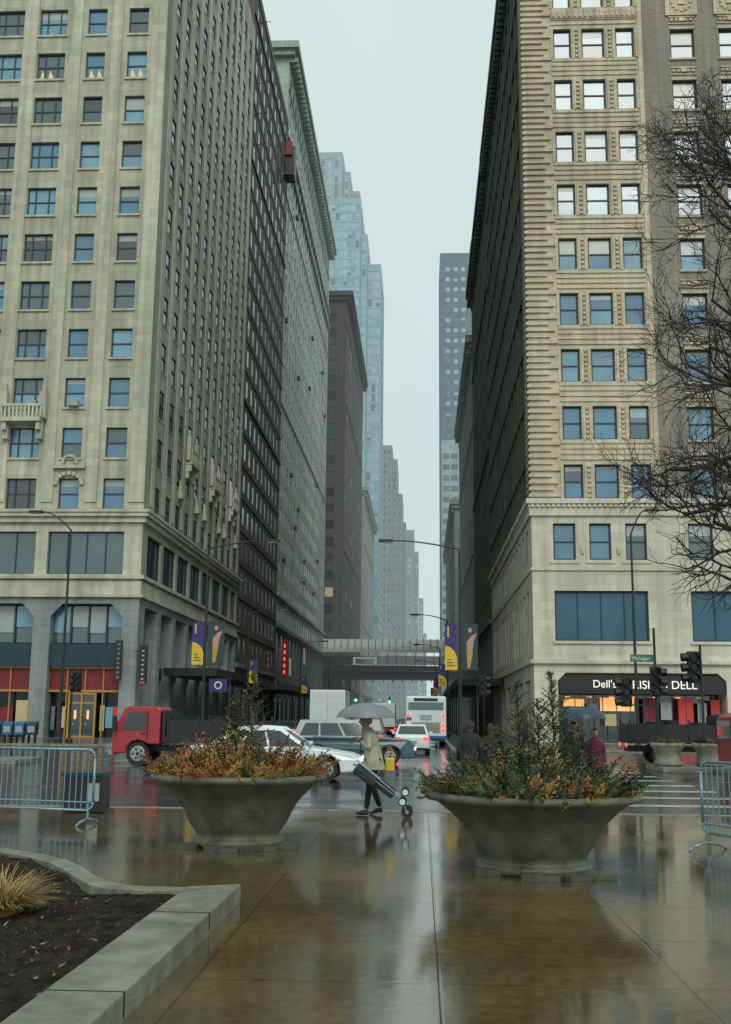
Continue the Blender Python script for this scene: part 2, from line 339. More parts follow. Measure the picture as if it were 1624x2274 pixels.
# ================================================================== generic canyon buildings
def street_building(name,xs,side,depth,y0,y1,H,wall,glasses,cp,cw,fp,fh,z0=6,front=True,cornice=None,base=None,ribs=None,rec=.06,frame=None,ribk=None,ribd=.04):
    """side=+1: faces +X (left row); side=-1: faces -X (right row)"""
    g=group(name,(xs-side*depth/2,(y0+y1)/2,0)); mb=MB(); L=y1-y0
    U=Y if side>0 else -Y; O=(xs,y0,0) if side>0 else (xs,y1,0)
    n=int((L-1)/cp); off=(L-n*cp)/2
    cols=[(off+cp*i+(cp-cw)/2,off+cp*i+(cp+cw)/2) for i in range(n)]
    nf=int((H-z0-1.2)/fp); rows=[(fp*k+(fp-fh)*.5,fp*k+(fp+fh)*.5) for k in range(nf)]
    facade(mb,(O[0],O[1],z0),U,L,H-z0,cols,rows,wall,glasses,rec,frame)
    bk=base or wall
    cb=[(off+cp*1.5*i+.5,off+cp*1.5*(i+1)-.5) for i in range(int((L-1)/(cp*1.5)))]
    facade(mb,O,U,L,z0,cb,[(.01,z0*.45),(z0*.55,z0-.8)],bk,[('gK',3),('gC',1),('gL',.15)],.2,None)
    u0_,u1_=(y0,y1) if side>0 else (-y1,-y0)
    band(mb,(xs,0,0),U,u0_,u1_,z0-.3,z0+.2,.4,bk)
    for f_ in (.35,.72,.93):
        zz=z0+(H-z0)*f_; zz=z0+round((zz-z0)/fp)*fp
        band(mb,(xs,0,0),U,u0_,u1_,zz-.12,zz+.18,.18,wall)
    if ribs:
        for i in range(n+1):
            u=off+cp*i; band(mb,O,U,max(.01,u-ribs/2),min(L-.01,u+ribs/2),z0+.3,H-.5,ribd,ribk or wall)
    fx0,fx1=(xs-depth,xs) if side>0 else (xs,xs+depth)
    if front:
        n2=int((depth-1)/cp); of=(depth-n2*cp)/2
        c2=[(of+cp*i+(cp-cw)/2,of+cp*i+(cp+cw)/2) for i in range(n2)]
        facade(mb,(fx0,y0,z0),X,depth,H-z0,c2,rows,wall,glasses,.2,frame); mb.poly([(fx0,y0,0),(fx1,y0,0),(fx1,y0,z0),(fx0,y0,z0)],bk)
    else: mb.poly([(fx0,y0,0),(fx1,y0,0),(fx1,y0,H),(fx0,y0,H)],wall)
    mb.poly([(fx1,y1,0),(fx0,y1,0),(fx0,y1,H),(fx1,y1,H)],wall)
    mb.poly([(fx0,y0,H),(fx1,y0,H),(fx1,y1,H),(fx0,y1,H)],wall)
    bx=fx0 if side>0 else fx1
    mb.poly([(bx,y0,0),(bx,y0,H),(bx,y1,H),(bx,y1,0)],wall)
    if cornice:
        d=cornice; ex=(fx0-.01,fx1+d) if side>0 else (fx0-d,fx1+.01)
        mb.box(ex[0],ex[1],y0-d,y1+.3,H-.5,H+.6,wall)
        ex2=(fx0-.01,fx1+d*.6) if side>0 else (fx0-d*.6,fx1+.01)
        mb.box(ex2[0],ex2[1],y0-d*.6,y1+.2,H-1.3,H-.502,wall)
        yy=y0
        while yy<y1-.5:
            a,b_=(xs,xs+d*.85) if side>0 else (xs-d*.85,xs)
            mb.box(a,b_,yy,yy+.5,H-2.0,H-1.302,wall); yy+=1.4
    mb.done('walls_and_windows',g); return g
gd=[('gC',3),('gK',2),('gD',2)]
gB_=street_building('brick_office_building',-20.0,1,22,115.6,148.5,90,'red',[('gC',3),('gD',1),('gK',2)],3.3,1.7,3.7,2.1,7,True,None,'greyD')
mb=MB()
for k in range(22):
    z=10.7+3.7*k; mb.box(-20.0,-19.90,115.7,148.4,z-.14,z+.10,'redS' if k%4==0 else 'red')
for i in range(6): mb.tube((-19.9,117,88-4*i),(-18.2,117,88.4-4*i),.06,.04,'black')
mb.box(-21,-18.6,145.5,148.2,79.5,84,'black'); mb.box(-20.6,-18.9,145.2,145.5,82.5,84.6,'maroon')
mb.done('string_courses_and_poles',gB_)
gC_=street_building('terracotta_office_building',-20.2,1,24,149,223,102,'pale',[('gC',3),('gD',2),('gK',1)],3.4,1.8,3.55,2.1,14,True,1.6,'paleD',.7)
mb=MB()
for z in (18,84,87.5): mb.box(-20.2,-19.8,149,223,z,z+.5,'pale')
for k in range(16):
    y=151.3+random.randint(0,20)*3.4; z=20+random.randint(0,17)*3.55; mb.box(-20.2,-19.75,y,y+.9,z,z+.6,'black')
mb.done('string_courses_and_ac_units',gC_)
street_building('dark_brick_building',-17.4,1,28,240,311,99,'brown',[('gC',2),('gD',3),('gK',1),('gL',.2)],3.6,1.8,3.8,2.1,8,True,1.5,'brown')
street_building('low_stone_building',-17.0,1,20,315,385,68,'grey',gd,4,2,4,2.4,8,True,1.2)
gr=[('gC',3),('gK',3),('gD',2)]
street_building('dark_stone_building',7.7,-1,24,118.5,157,65,'dkside',gr,3,1.7,3.9,2.3,12,True,.9,'greyD',.6)
street_building('grey_stone_building',7.7,-1,22,157.5,214,58,'grey',gr,3.4,1.8,3.8,2.2,10,True,1.0,'grey',.5)
street_building('stone_corner_building',7.6,-1,22,244,330,50,'greyD',gr,3.6,1.9,3.8,2.2,10,True,1.0,'grey',.5)

def tower(name,parts,wall,glasses,cp,cw,fp,fh):
    xs=[p[0] for p in parts]; g=group(name,(sum(xs)/len(xs),parts[0][2],0)); mb=MB()
    for (xa,xb,ya,yb,z0,z1) in parts:
        for O,U,L in(((xa,ya,z0),X,xb-xa),((xb,ya,z0),Y,yb-ya),((xa,yb,z0),-Y,yb-ya)):
            n=max(1,int(L/cp)); of=(L-n*cp)/2
            cols=[(of+cp*i+(cp-cw)/2,of+cp*i+(cp+cw)/2) for i in range(n)]
            nf=int((z1-z0-1)/fp); rows=[(fp*k+(fp-fh)/2,fp*k+(fp+fh)/2) for k in range(nf)]
            facade(mb,O,U,L,z1-z0,cols,rows,wall,glasses,.1,None)
        mb.poly([(xa,ya,z1),(xb,ya,z1),(xb,yb,z1),(xa,yb,z1)],wall)
        mb.poly([(xb,yb,z0),(xa,yb,z0),(xa,yb,z1),(xb,yb,z1)],wall)
    mb.done('walls_and_windows',g)
gt=[('gT',4),('gTd',.3),('gB',1)]
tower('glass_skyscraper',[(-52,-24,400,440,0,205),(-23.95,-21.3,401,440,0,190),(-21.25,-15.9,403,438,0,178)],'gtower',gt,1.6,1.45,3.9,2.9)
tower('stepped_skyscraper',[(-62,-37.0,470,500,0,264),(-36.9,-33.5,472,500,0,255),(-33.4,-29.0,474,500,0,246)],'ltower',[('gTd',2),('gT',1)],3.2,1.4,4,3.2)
tower('art_deco_tower',[(-30,-16.5,600,640,0,154),(-16.4,-13.6,601,640,0,146),(-13.5,-10.6,602,640,0,126),(-10.5,-8.6,604,640,0,110)],'greyD',[('gTd',2),('gC',1)],2.6,1.2,4,2.6)
tower('office_high_rise',[(-14,-4.5,700,740,0,122),(-4.4,-1.7,702,740,0,108)],'greyD',[('gTd',2),('gT',1)],3.5,1.7,4,2.4)
tower('distant_block',[(-1.6,1.6,800,840,0,88),(1.7,4.0,802,840,0,62)],'bluegrey',[('gT',1)],3.2,1.7,4,2.4)
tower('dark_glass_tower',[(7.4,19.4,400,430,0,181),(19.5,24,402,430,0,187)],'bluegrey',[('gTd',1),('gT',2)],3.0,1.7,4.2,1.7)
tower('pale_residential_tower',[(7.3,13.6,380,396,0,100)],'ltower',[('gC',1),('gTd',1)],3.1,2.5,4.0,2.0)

# ================================================================== BUILDING R (right corner)
R=group('terracotta_corner_building',(17,97,0)); mb=MB(); XR=7.7; HR=66; xe=30
rT=16.8
rows=[(16.85+4.27*k-rT,19.31+4.27*k-rT) for k in range(11)]
gw=[('gA',4),('gB',2.4),('gD',.3)]
facade(mb,(XR,75,rT),X,16.5-XR,HR-rT,[(10.05-XR,11.4-XR),(12.2-XR,13.9-XR),(14.75-XR,16.15-XR)],rows,'tan',gw,.3,'sash','frame',fw=.12)
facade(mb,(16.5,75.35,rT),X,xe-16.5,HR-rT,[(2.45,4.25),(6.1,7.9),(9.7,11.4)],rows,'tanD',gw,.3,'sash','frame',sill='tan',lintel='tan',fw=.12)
mb.poly([(16.5,75.0,rT),(16.5,75.35,rT),(16.5,75.35,HR),(16.5,75.0,HR)],'tan')
z=rT+.15; i=0
while z<HR-1:
    L=(2.15,1.6,1.95,1.5)[i%4]
    mb.box(XR-.12,XR+L,74.85,75.1,z,z+.24,'tan')
    mb.box(XR-.12,XR+.1,75.1,75.1+L,z,z+.24,'tan')
    z+=.47; i+=1
for k in range(11):
    zt=19.31+4.27*k
    for dz in(.32,.72,1.12,1.5):
        if zt+dz+.2<16.85+4.27*(k+1): mb.box(9.9,16.3,74.92,75,zt+dz,zt+dz+.16,'tan')
    for a,b_ in((9.82,9.98),(11.5,11.66),(11.94,12.1),(14.0,14.16),(14.49,14.65),(16.22,16.38)):
        mb.box(a,b_,74.92,75,zt-2.5,zt+.1,'tan')
    for c in(11.8,14.32):
        for j in range(7): mb.box(c-.1,c+.1,74.87,75,zt-2.4+.36*j,zt-2.22+.36*j,'tan')
    for c in(19.85,23.5,27.05):
        for j in range(5):
            mb.box(c-.85+.36*j,c-.65+.36*j,75.22,75.35,zt+.65,zt+.85,'tan')
        mb.box(c-1.0,c+1.0,75.28,75.35,zt+.42,zt+.52,'tan'); mb.box(c-1.0,c+1.0,75.28,75.35,zt+.98,zt+1.08,'tan')
        mb.box(c-.2,c+.2,75.18,75.35,zt+.6,zt+.92,'tan')
mb.box(16.4,16.75,74.9,75.36,rT,HR,'tan')
mb.box(9.9,16.3,74.85,75,54.3,55.1,'tan')
for j in range(16): mb.box(10.0+.4*j,10.2+.4*j,74.78,74.85,54.4,55.0,'tan')
for c in(19.85,23.5):
    mb.box(c-1.2,c+1.2,75.2,75.35,54.6,56.8,'tan')
    for j in range(12):
        a=6.283*j/12; mb.box(c+.7*math.cos(a)-.12,c+.7*math.cos(a)+.12,75.12,75.2,55.7+.7*math.sin(a)-.12,55.7+.7*math.sin(a)+.12,'tan')
    mb.box(c-.25,c+.25,75.1,75.2,55.45,55.95,'tan')
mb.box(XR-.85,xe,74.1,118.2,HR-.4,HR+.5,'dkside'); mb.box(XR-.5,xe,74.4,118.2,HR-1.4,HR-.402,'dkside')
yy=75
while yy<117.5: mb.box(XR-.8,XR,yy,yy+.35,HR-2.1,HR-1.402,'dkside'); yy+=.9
mb.box(XR-.35,xe,74.65,118.2,16.45,16.8,'cream'); mb.box(XR-.15,xe,74.85,118.2,15.6,16.2,'cream'); mb.box(XR-.2,xe,74.8,118.2,16.2,16.449,'cream')
xx=XR
while xx<xe: mb.box(xx,xx+.16,74.7,74.8,16.2,16.44,'cream'); xx+=.36
facade(mb,(XR,75,11.9),X,xe-XR,3.7,[(9.2-XR,10.75-XR),(11.7-XR,13.2-XR),(14.2-XR,15.65-XR),(18.5-XR,20.2-XR),(22-XR,23.6-XR),(25.4-XR,27-XR)],[(.6,3.18)],'cream',gw,.3,'sash','frame',fw=.12)
for c in (9.97,12.45,14.92): mb.box(c-1.0,c+1.0,74.93,75,12.25,12.4,'cream')
for c in(11.2,13.7): mb.lathe([(.001,0),(.12,.02),(.16,.3),(.1,.6),(.001,.65)],(c,74.97,12.9),'cream',8)
mb.box(XR-.12,xe,74.88,118.2,11.75,11.95,'cream')
facade(mb,(XR,75,5.4),X,xe-XR,6.35,[(9.2-XR,15.6-XR,'big1'),(18.5-XR,25-XR,'big1')],[(1.5,4.95)],'cream',[('gBig',1)],.35,None)
for a,b_ in((9.2,15.6),(18.5,25)):
    for zz in(6.9,10.25): mb.box(a,b_,75.2,75.3,zz,zz+.1,'frame')
    for t in(a,b_-.1): mb.box(t,t+.1,75.2,75.3,7,10.3,'frame')
    for j in range(1,4): mb.box(a+(b_-a)*j/4-.03,a+(b_-a)*j/4+.03,75.26,75.31,7,10.3,'navy')
    mb.box(a-.15,b_+.15,74.88,75,6.7,6.88,'cream')
mb.box(XR-.25,xe,74.75,118.2,5.35,5.6,'cream')
facade(mb,(XR,75,0),X,xe-XR,5.35,[(9.3-XR,20.6-XR,None),(21.8-XR,29-XR,None)],[(.01,4.75)],'cream',[('gK',1)],2.6,None)
mb.poly([(9.3,74.995,4.2),(9.85,74.995,4.75),(9.3,74.995,4.75)],'cream'); mb.poly([(20.6,74.995,4.75),(20.05,74.995,4.75),(20.6,74.995,4.2)],'cream')
mb.box(9.3,20.6,75.15,75.5,3.35,4.6,'black')
mb.box(9.3,20.6,77.3,77.4,.02,3.3,'gC')
for j in range(12):
    a=9.5+.93*j; mb.box(a,a+.06,75.3,75.36,.02,3.35,'frame')
for a,b_,z0,z1,k in((9.8,11.2,2.5,3.0,'warm'),(11.4,12.2,1.9,2.7,'gD'),(12.3,14.6,2.2,3.1,'warm'),(12.6,13.4,1.2,2.0,'gL'),(15.2,16.2,.6,3.1,'maroon'),(16.4,17.2,1.2,2.8,'gE'),(17.6,18.6,.6,3.1,'redp'),(18.9,19.5,1.0,2.8,'gE'),(19.8,20.4,.6,3,'redp')):
    mb.box(a,b_,76.2,76.26,z0,z1,k)
for j in range(7): mb.box(9.9+1.5*j,10.2+1.5*j,75.9,76.2,3.1,3.18,'warm')
cs=[(1.2+2.9*i,2.9+2.9*i) for i in range(14)]
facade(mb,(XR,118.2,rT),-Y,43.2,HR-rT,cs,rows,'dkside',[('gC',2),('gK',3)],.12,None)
for i in range(15):
    y=118.2-.6-2.9*i; mb.box(XR-.14,XR,max(75.3,y-.35),y+.35,rT,HR-2.2,'dkside')
for k in range(11): mb.box(XR-.2,XR,76.6,118,19.6+4.27*k,19.9+4.27*k,'dkside')
facade(mb,(XR,118.2,11.95),-Y,43.2,3.65,cs,[(.6,3.1)],'cream',gr,.15,None)
facade(mb,(XR,118.2,5.6),-Y,43.2,6.15,cs,[(.8,5)],'cream',gr,.2,None)
facade(mb,(XR,118.2,0),-Y,43.2,5.35,[(1.2+5.8*i,5.8+5.8*i) for i in range(7)],[(.01,4.3)],'cream',[('gK',3),('gC',1)],.5,None)
mb.box(XR+2.7,xe,77.7,118,0,HR-.5,'blackm')
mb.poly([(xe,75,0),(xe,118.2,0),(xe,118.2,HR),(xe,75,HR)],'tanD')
mb.poly([(XR,118.2,0),(xe,118.2,0),(xe,118.2,HR),(XR,118.2,HR)],'dkside')
mb.done('walls_and_windows',R)

def text(body,loc,size,m,parent,rotz=0,ext=.01,align='LEFT'):
    cu=bpy.data.curves.new('lettering','FONT'); cu.body=body; cu.size=size; cu.extrude=ext; cu.align_x=align
    cu.materials.append(M[m]); o=bpy.data.objects.new('lettering',cu); COL.objects.link(o)
    o.rotation_euler=(math.pi/2,0,rotz); o.parent=parent
    o.location=V(loc) if parent.get('local') else V(loc)-parent.location
    return o
M['signW']=mat('sign_letters_white',(.8,.75,.65),.5,emit=.5,ecol=(1,.92,.8))
sg=group('shop_sign',(12,75.1,4),local=True)
text("Dell's",(-.35,0,-.24),.72,'signW',sg); text("RISING DELL",(2.3,0,-.3),.78,'signW',sg)
mbx=MB(); mbx.box(-2.6,8.4,.02,.05,-.5,.55,'black'); mbx.done('fascia',sg)

# ================================================================== ground
M['pave']=wet('wet_paving',(.125,.090,.032),(.058,.048,.022),.04,.15,1.6,1.55,.12,1.25,bump=.09,ior=2.0)
M['asph']=wet('wet_asphalt',(.026,.034,.038),(.036,.044,.046),.08,.26,bump=.3,ior=1.7)
M['walk']=wet('wet_sidewalk',(.11,.11,.095),(.075,.08,.07),.10,.25,1.5,1.5,ior=1.6)
M['kerb']=mat('kerb_concrete',(.19,.195,.155),.4,var=.4,scale=3,bump=.6,bscale=25)
M['paint']=mat('road_paint_white',(.34,.38,.38),.3,var=.45,scale=3)
M['paintY']=mat('road_paint_yellow',(.45,.28,.03),.35,var=.3,scale=3)
def sheet(name,x0,x1,y0,y1,z,m):
    mb=MB(); mb.poly([(x0,y0,z),(x1,y0,z),(x1,y1,z),(x0,y1,z)],m); return mb.done(name)
sheet('ground',-3000,3000,-400,4000,-.14,'asph')
mb=MB(); mb.box(-60,60,-12,20.25,-.13,0,'pave'); mb.box(-60,60,20.25,20.55,-.13,.004,'kerb'); mb.done('plaza_pavement')
for nm,a,b_,y1 in(('far_sidewalk',-200,-14,224),('far_sidewalk',1.9,200,224)):
    mb=MB(); mb.box(a,b_,61.3,y1,-.13,.0,'walk')
    mb.box(a,b_,61.0,61.3,-.13,.004,'kerb')
    if a<-100: mb.box(b_,b_+.25,61.0,y1,-.13,.004,'kerb')
    else: mb.box(a-.25,a,61.0,y1,-.13,.004,'kerb')
    mb.done(nm)
for a,b_ in((-200,-14),(1.9,200)):
    mb=MB(); mb.box(a,b_,240,900,-.13,0,'walk'); mb.done('far_sidewalk')
mb=MB()
def mk(x0,x1,y0,y1,k='paint'): mb.poly([(x0,y0,-.136),(x1,y0,-.136),(x1,y1,-.136),(x0,y1,-.136)],k)
for i in range(16): mk(3.6,7.6,21.6+2.4*i,22.2+2.4*i)
for x in range(-80,81,8):
    if not -13<x<8:
        for yy in(27,33.5,47,53.5): mk(x,x+3,yy,yy+.12)
for i in range(7): mk(-12.5+2.1*i,-11.8+2.1*i,63,66)
for i in range(20): mk(-6.1,-5.9,70+7*i,73+7*i,'paintY')
mk(1.0,1.1,21,60)
mb.done('road_markings')
for a,b_ in((8.4,80),(-80,-14.5)):
    md=MB(); md.box(a,b_,39,42,-.13,.03,'kerb'); md.done('median_kerb')
def conc_block(x,y):
    g=group('concrete_planter_box',(x,y,.03),local=True); q=MB()
    q.lathe([(.30,0),(.5,.02),(.52,.1),(.42,.25),(.48,.55),(.62,.72),(.62,.82),(.5,.82),(.48,.7),(0.01,.7)],(0,0,0),'kerb',24); q.done('bowl',g,True)
    q=MB(); leafy(q,(0,0,.75),.45,60,.22,12,['lg','lb']); q.done('shrubs',g)

# ================================================================== vegetation
M['lg']=mat('leaf_green',(.06,.10,.028),.55,var=.35,scale=6)
M['ld']=mat('leaf_dark_green',(.024,.048,.022),.6,var=.3,scale=6)
M['lb']=mat('leaf_rust',(.27,.11,.022),.6,var=.4,scale=6)
M['ly']=mat('leaf_ochre',(.34,.21,.045),.6,var=.3,scale=6)
M['bark']=mat('bark_wet',(.022,.018,.015),.6,var=.3,scale=8,bump=.3)
M['soil']=mat('wet_soil',(.022,.018,.013),1,var=.6,scale=9,bump=1,bscale=40,spec=.12)
M['straw']=mat('dry_grass',(.36,.25,.09),.7,var=.3,scale=8)
def rv(s=1): return V((random.uniform(-s,s),random.uniform(-s,s),random.uniform(-s,s)))
def sprig(mb,p,d,L,n,ks,lw=.018,ll=.07,droop=.25,dens=3):
    p=V(p); d=V(d).normalized(); st=L/n; side=d.orthogonal().normalized()
    k=random.choice(ks)
    for i in range(n):
        q=p+d*st; mb.tube(p,q,.005,.004,'bark',3)
        for s in range(dens):
            an=random.random()*6.28
            o=(Matrix.Rotation(an,3,d)@side)
            l=ll*(1-.5*i/n)*random.uniform(.7,1.3)
            t=p+(d*.55+o*.8)*l; w=d.cross(o).normalized()*lw
            kk=k if random.random()<.8 else random.choice(ks)
            m=p+(d*.3+o*.42)*l
            mb.poly([p,m+w,t,m-w],kk)
        p=q; d=(d+V((0,0,-droop/n))+rv(.10)).normalized()
def leafy(mb,c,R,n,L,seg,ks,up=.5,ll=.07,lw=.018):
    c=V(c)
    for i in range(n):
        a=random.random()*6.283; r=R*math.sqrt(random.random())
        p=c+V((r*math.cos(a),r*math.sin(a),random.uniform(-.02,.08)))
        d=V((math.cos(a)*r/R*.9,math.sin(a)*r/R*.9,up+.4*random.random()))+rv(.35)
        kk=ks[int(abs(noise.noise(V((p.x*2.3,p.y*2.3,7)))*9))%len(ks)]
        sz=1+.5*noise.noise(V((p.x*1.7,p.y*1.7,2)))
        sprig(mb,p,d,L*sz*random.uniform(.6,1.4)*(1-.2*r/R),seg,[kk,kk,random.choice(ks)],lw,ll,dens=4)
def sapling(mb,c,h,w,ks,tiers=15):
    c=V(c); lean=rv(.05); lean.z=0
    top=c+V((0,0,h))+lean; mb.tube(c,top,.016,.004,'bark',5)
    for i in range(tiers):
        t=(i+.6)/tiers; p=c.lerp(top,t)
        for j in range(5):
            a=random.random()*6.283; l=w*(1-t)**.75*random.uniform(.45,1.25)+.05
            sprig(mb,p+V((0,0,random.uniform(-.03,.03))),(math.cos(a),math.sin(a),.3+.6*t),l,max(3,int(l/.035)),ks,.006,.05,.05)
M['urn']=mat('urn_concrete',(.098,.10,.068),.5,var=.5,scale=3.2,bump=.7,bscale=30)
M['urnd']=mat('urn_base_damp',(.06,.065,.048),.3,var=.4,scale=4,bump=.5,bscale=20)
def urn(x,y,R,h,tips,seed,kmix):
    random.seed(seed)
    g=group('stone_planter_urn',(x,y,0),local=True); q=MB()
    k=R/1.2; z=h/.9
    prof=[(.60,.0),(.64,.03),(.64,.09),(.58,.11),(.56,.14),(.60,.20),(.67,.30),(.73,.42),(.81,.55),(.91,.66),(1.02,.75),(1.09,.80),(1.15,.812),(1.195,.825),(1.215,.86),(1.20,.895),(1.16,.91),(1.10,.905),(1.06,.88),(1.04,.80),(.2,.80),(.001,.80)]
    q.lathe([(a*k,b*z) for a,b in prof],(0,0,0),'urn',72,jit=.014); q.done('bowl',g,True)
    q=MB(); q.lathe([(.001,.84*z),(.6,.84*z),(1.05*k,.80*z)],(0,0,0),'soil',24)
    q.done('soil',g)
    q=MB(); leafy(q,(0,0,.82*z),R*.88,440,.42,11,kmix,.45,.08,.012)
    leafy(q,(0,0,.92*z),R*.6,170,.46,11,kmix+['lg','ld'],.9,.075,.011)
    q.done('shrubs',g)
    q=MB()
    for (dx,hh,w) in tips: sapling(q,(dx,0,.8*z),hh,w,['ld','lg','lg','ld','ly'],int(hh*15))
    q.done('young_conifers',g)
    q=MB()
    for i in range(8):
        a=random.uniform(3.5,6.0); r=random.uniform(.6,.85)*k; cx=r*math.cos(a);cy=r*math.sin(a); s=random.uniform(.08,.2)
        pts=[V((cx+s*1.6*math.cos(t*6.28/7)*random.uniform(.7,1.2),cy+s*math.sin(t*6.28/7)*random.uniform(.7,1.2),.05+.003*i)) for t in range(7)]
        q.poly(pts,'urnd')
        for t in range(7):
            a1=pts[t];a2=pts[(t+1)%7]; q.poly([V((a1.x,a1.y,.002)),V((a2.x,a2.y,.002)),a2,a1],'urnd')
    q.done('broken_base_stones',g)
urn(-2.44,14.85,1.17,.92,[(.14,1.45,.50),(-.18,1.0,.42),(-.05,1.2,.35)],11,['lb','ly','lb','lg','ly'])
urn(1.27,12.85,1.22,.86,[(-.12,1.34,.42),(.28,1.45,.46),(.08,1.1,.6),(.5,.85,.4),(-.35,.8,.35)],12,['ld','lg','lb','lg','ly'])
random.seed(5)
conc_block(8.9,40.5); conc_block(10.4,40.5)

def branch(mb,p,d,L,r,lev,maxlev):
    n=6; st=L/n
    for i in range(n):
        d=(d+rv(.24)+V((0,0,.05 if lev<2 else .03))).normalized(); q=p+d*st
        r2=max(.0035,r*.93); mb.tube(p,q,r,r2,'bark',6 if r>.02 else 3); r=r2; p=q
        if lev<maxlev and i>=1:
            for c in range(2 if lev>=2 else 1):
                if random.random()<(.82 if lev<3 else .5):
                    ax=Matrix.Rotation(random.random()*6.283,3,d)@d.orthogonal()
                    nd=(d*.75+ax.normalized()*random.uniform(.5,1.0)).normalized()
                    branch(mb,p,nd,L*random.uniform(.42,.7),max(.0045,r*.66),lev+1,maxlev)
random.seed(21)
T=group('bare_tree',(4.95,14.2,0),local=True); q=MB()
p=V((0,0,0)); r=.17
for i in range(12):
    n_=V((.05*math.sin(i*.9),.05*math.cos(i*.7),.75*(i+1))); q.tube(p,n_,r,r*.93,'bark',9); r*=.93; p=n_
    if i>=3:
        for c in range((2 if i in(3,4,9) else 3) if i<11 else 6):
            a=random.uniform(0,6.283) if c==1 else math.pi+random.uniform(-.7,.7)
            dd=V((math.cos(a),math.sin(a)*.8,random.uniform(-.05,.7)))
            branch(q,p,dd.normalized(),random.uniform(1.5,2.1)*(1-.025*i),r*.36,1,4)
q.done('trunk_and_limbs',T,True)
mb=MB(); mb.lathe([(1.15,0.003),(1.1,.03),(.6,.06),(.001,.07)],(5.15,14.3,0),'soil',28); mb.done('tree_pit_soil')

# ================================================================== planting bed (lower left)
curve=[(-2.6,10.46),(-2.78,10.52),(-2.98,10.70),(-3.22,11.05),(-3.5,11.6),(-3.85,12.15),(-4.3,12.65),(-4.9,13.1),(-5.7,13.4),(-7,13.6),(-9,13.7)]
outer=[(-1.67,-3),(-1.67,10.42)]+curve
inner=[(-2.13,-3),(-2.13,10.22),(-2.6,10.25),(-2.9,10.32),(-3.12,10.52),(-3.36,10.9),(-3.66,11.45),(-4.0,11.98),(-4.42,12.44),(-4.99,12.87),(-5.75,13.16),(-7,13.35),(-9,13.45)]
mb=MB()
for i in range(len(inner)-1):
    a,b_,c,d=outer[i],outer[i+1],inner[i+1],inner[i]
    h=.16 if i==0 else .12
    up=[V((*a,h)),V((*b_,h)),V((*c,h)),V((*d,h))]
    mb.poly(up,'kerb')
    mb.poly([V((*a,0)),V((*b_,0)),V((*b_,h)),V((*a,h))],'kerb'); mb.poly([V((*d,h)),V((*c,h)),V((*c,0)),V((*d,0))],'kerb')
mb.poly([V((-1.67,10.42,.12)),V((-2.13,10.22,.12)),V((-2.13,10.22,.16)),V((-1.67,10.42,.16))],'kerb')
mb.done('planting_bed_kerb',bevel=.012)
mb=MB(); mb.box(-2.14,-1.664,8.9,8.915,.02,.163,'black'); mb.box(-2.14,-1.664,6.4,6.412,.02,.163,'black'); mb.done('kerb_joints')
mb=MB(); n=90
def bed_z(x,y): return .06+.06*noise.noise(V((x*1.1,y*1.1,0)))+.045*noise.noise(V((x*5,y*5,3)))+.035*noise.noise(V((x*14,y*14,3)))
def xr(y):
    if y<10.2: return -2.12
    pts=inner[1:]
    for i in range(len(pts)-1):
        if pts[i][1]<=y<=pts[i+1][1]:
            t=(y-pts[i][1])/(pts[i+1][1]-pts[i][1]+1e-9); return pts[i][0]+(pts[i+1][0]-pts[i][0])*t
    return -9
vy=[-3+16.4*j/220 for j in range(221)]
for y in vy:
    xm=xr(y)
    for i in range(n+1):
        x=-9+(xm+9)*i/n; mb.v.append((x,y,bed_z(x,y)))
mi=mb.m('soil')
for j in range(220):
    for i in range(n): a=j*(n+1)+i; mb.f.append((a,a+1,a+n+2,a+n+1)); mb.mi.append(mi)
mb.done('planting_bed_soil',None,True)
random.seed(3)
mb=MB()
for i in range(6000):
    y=random.uniform(5,12.8); x=random.uniform(-6,xr(y)-.05); z=bed_z(x,y); p=V((x,y,z)); d=rv(1); d.z=abs(d.z)*.6; l=random.uniform(.015,.08)
    w=V((random.uniform(-.008,.008),random.uniform(-.008,.008),.004))
    mb.poly([p-w,p+w,p+d*l+w*.2],random.choice(['ld','lb','ld','straw']) if random.random()<.35 else 'bark')
mb.done('leaf_litter')
def tuft(name,x,y,n,L):
    g=MB()
    for i in range(n):
        a=random.random()*6.283; r=.5*random.random()**.7*.35; p=V((x+r*math.cos(a),y+r*math.sin(a),.05)); lean=random.uniform(.15,1.1)
        d=V((math.cos(a)*lean,math.sin(a)*lean,1)).normalized(); w=V((-math.sin(a),math.cos(a),0))*.005; l=L*random.uniform(.5,1.1)
        for s in range(4):
            q_=p+d*l/4; w2=w*.8; g.poly([p-w,p+w,q_+w2,q_-w2],'straw' if random.random()<.85 else 'lg'); p=q_; w=w2; d=(d+V((math.cos(a)*.14,math.sin(a)*.14,-.28))).normalized()
    g.done(name)
tuft('dry_grass_tuft',-3.5,9.3,900,.46); tuft('dry_grass_tuft',-5.4,12.2,350,.35)

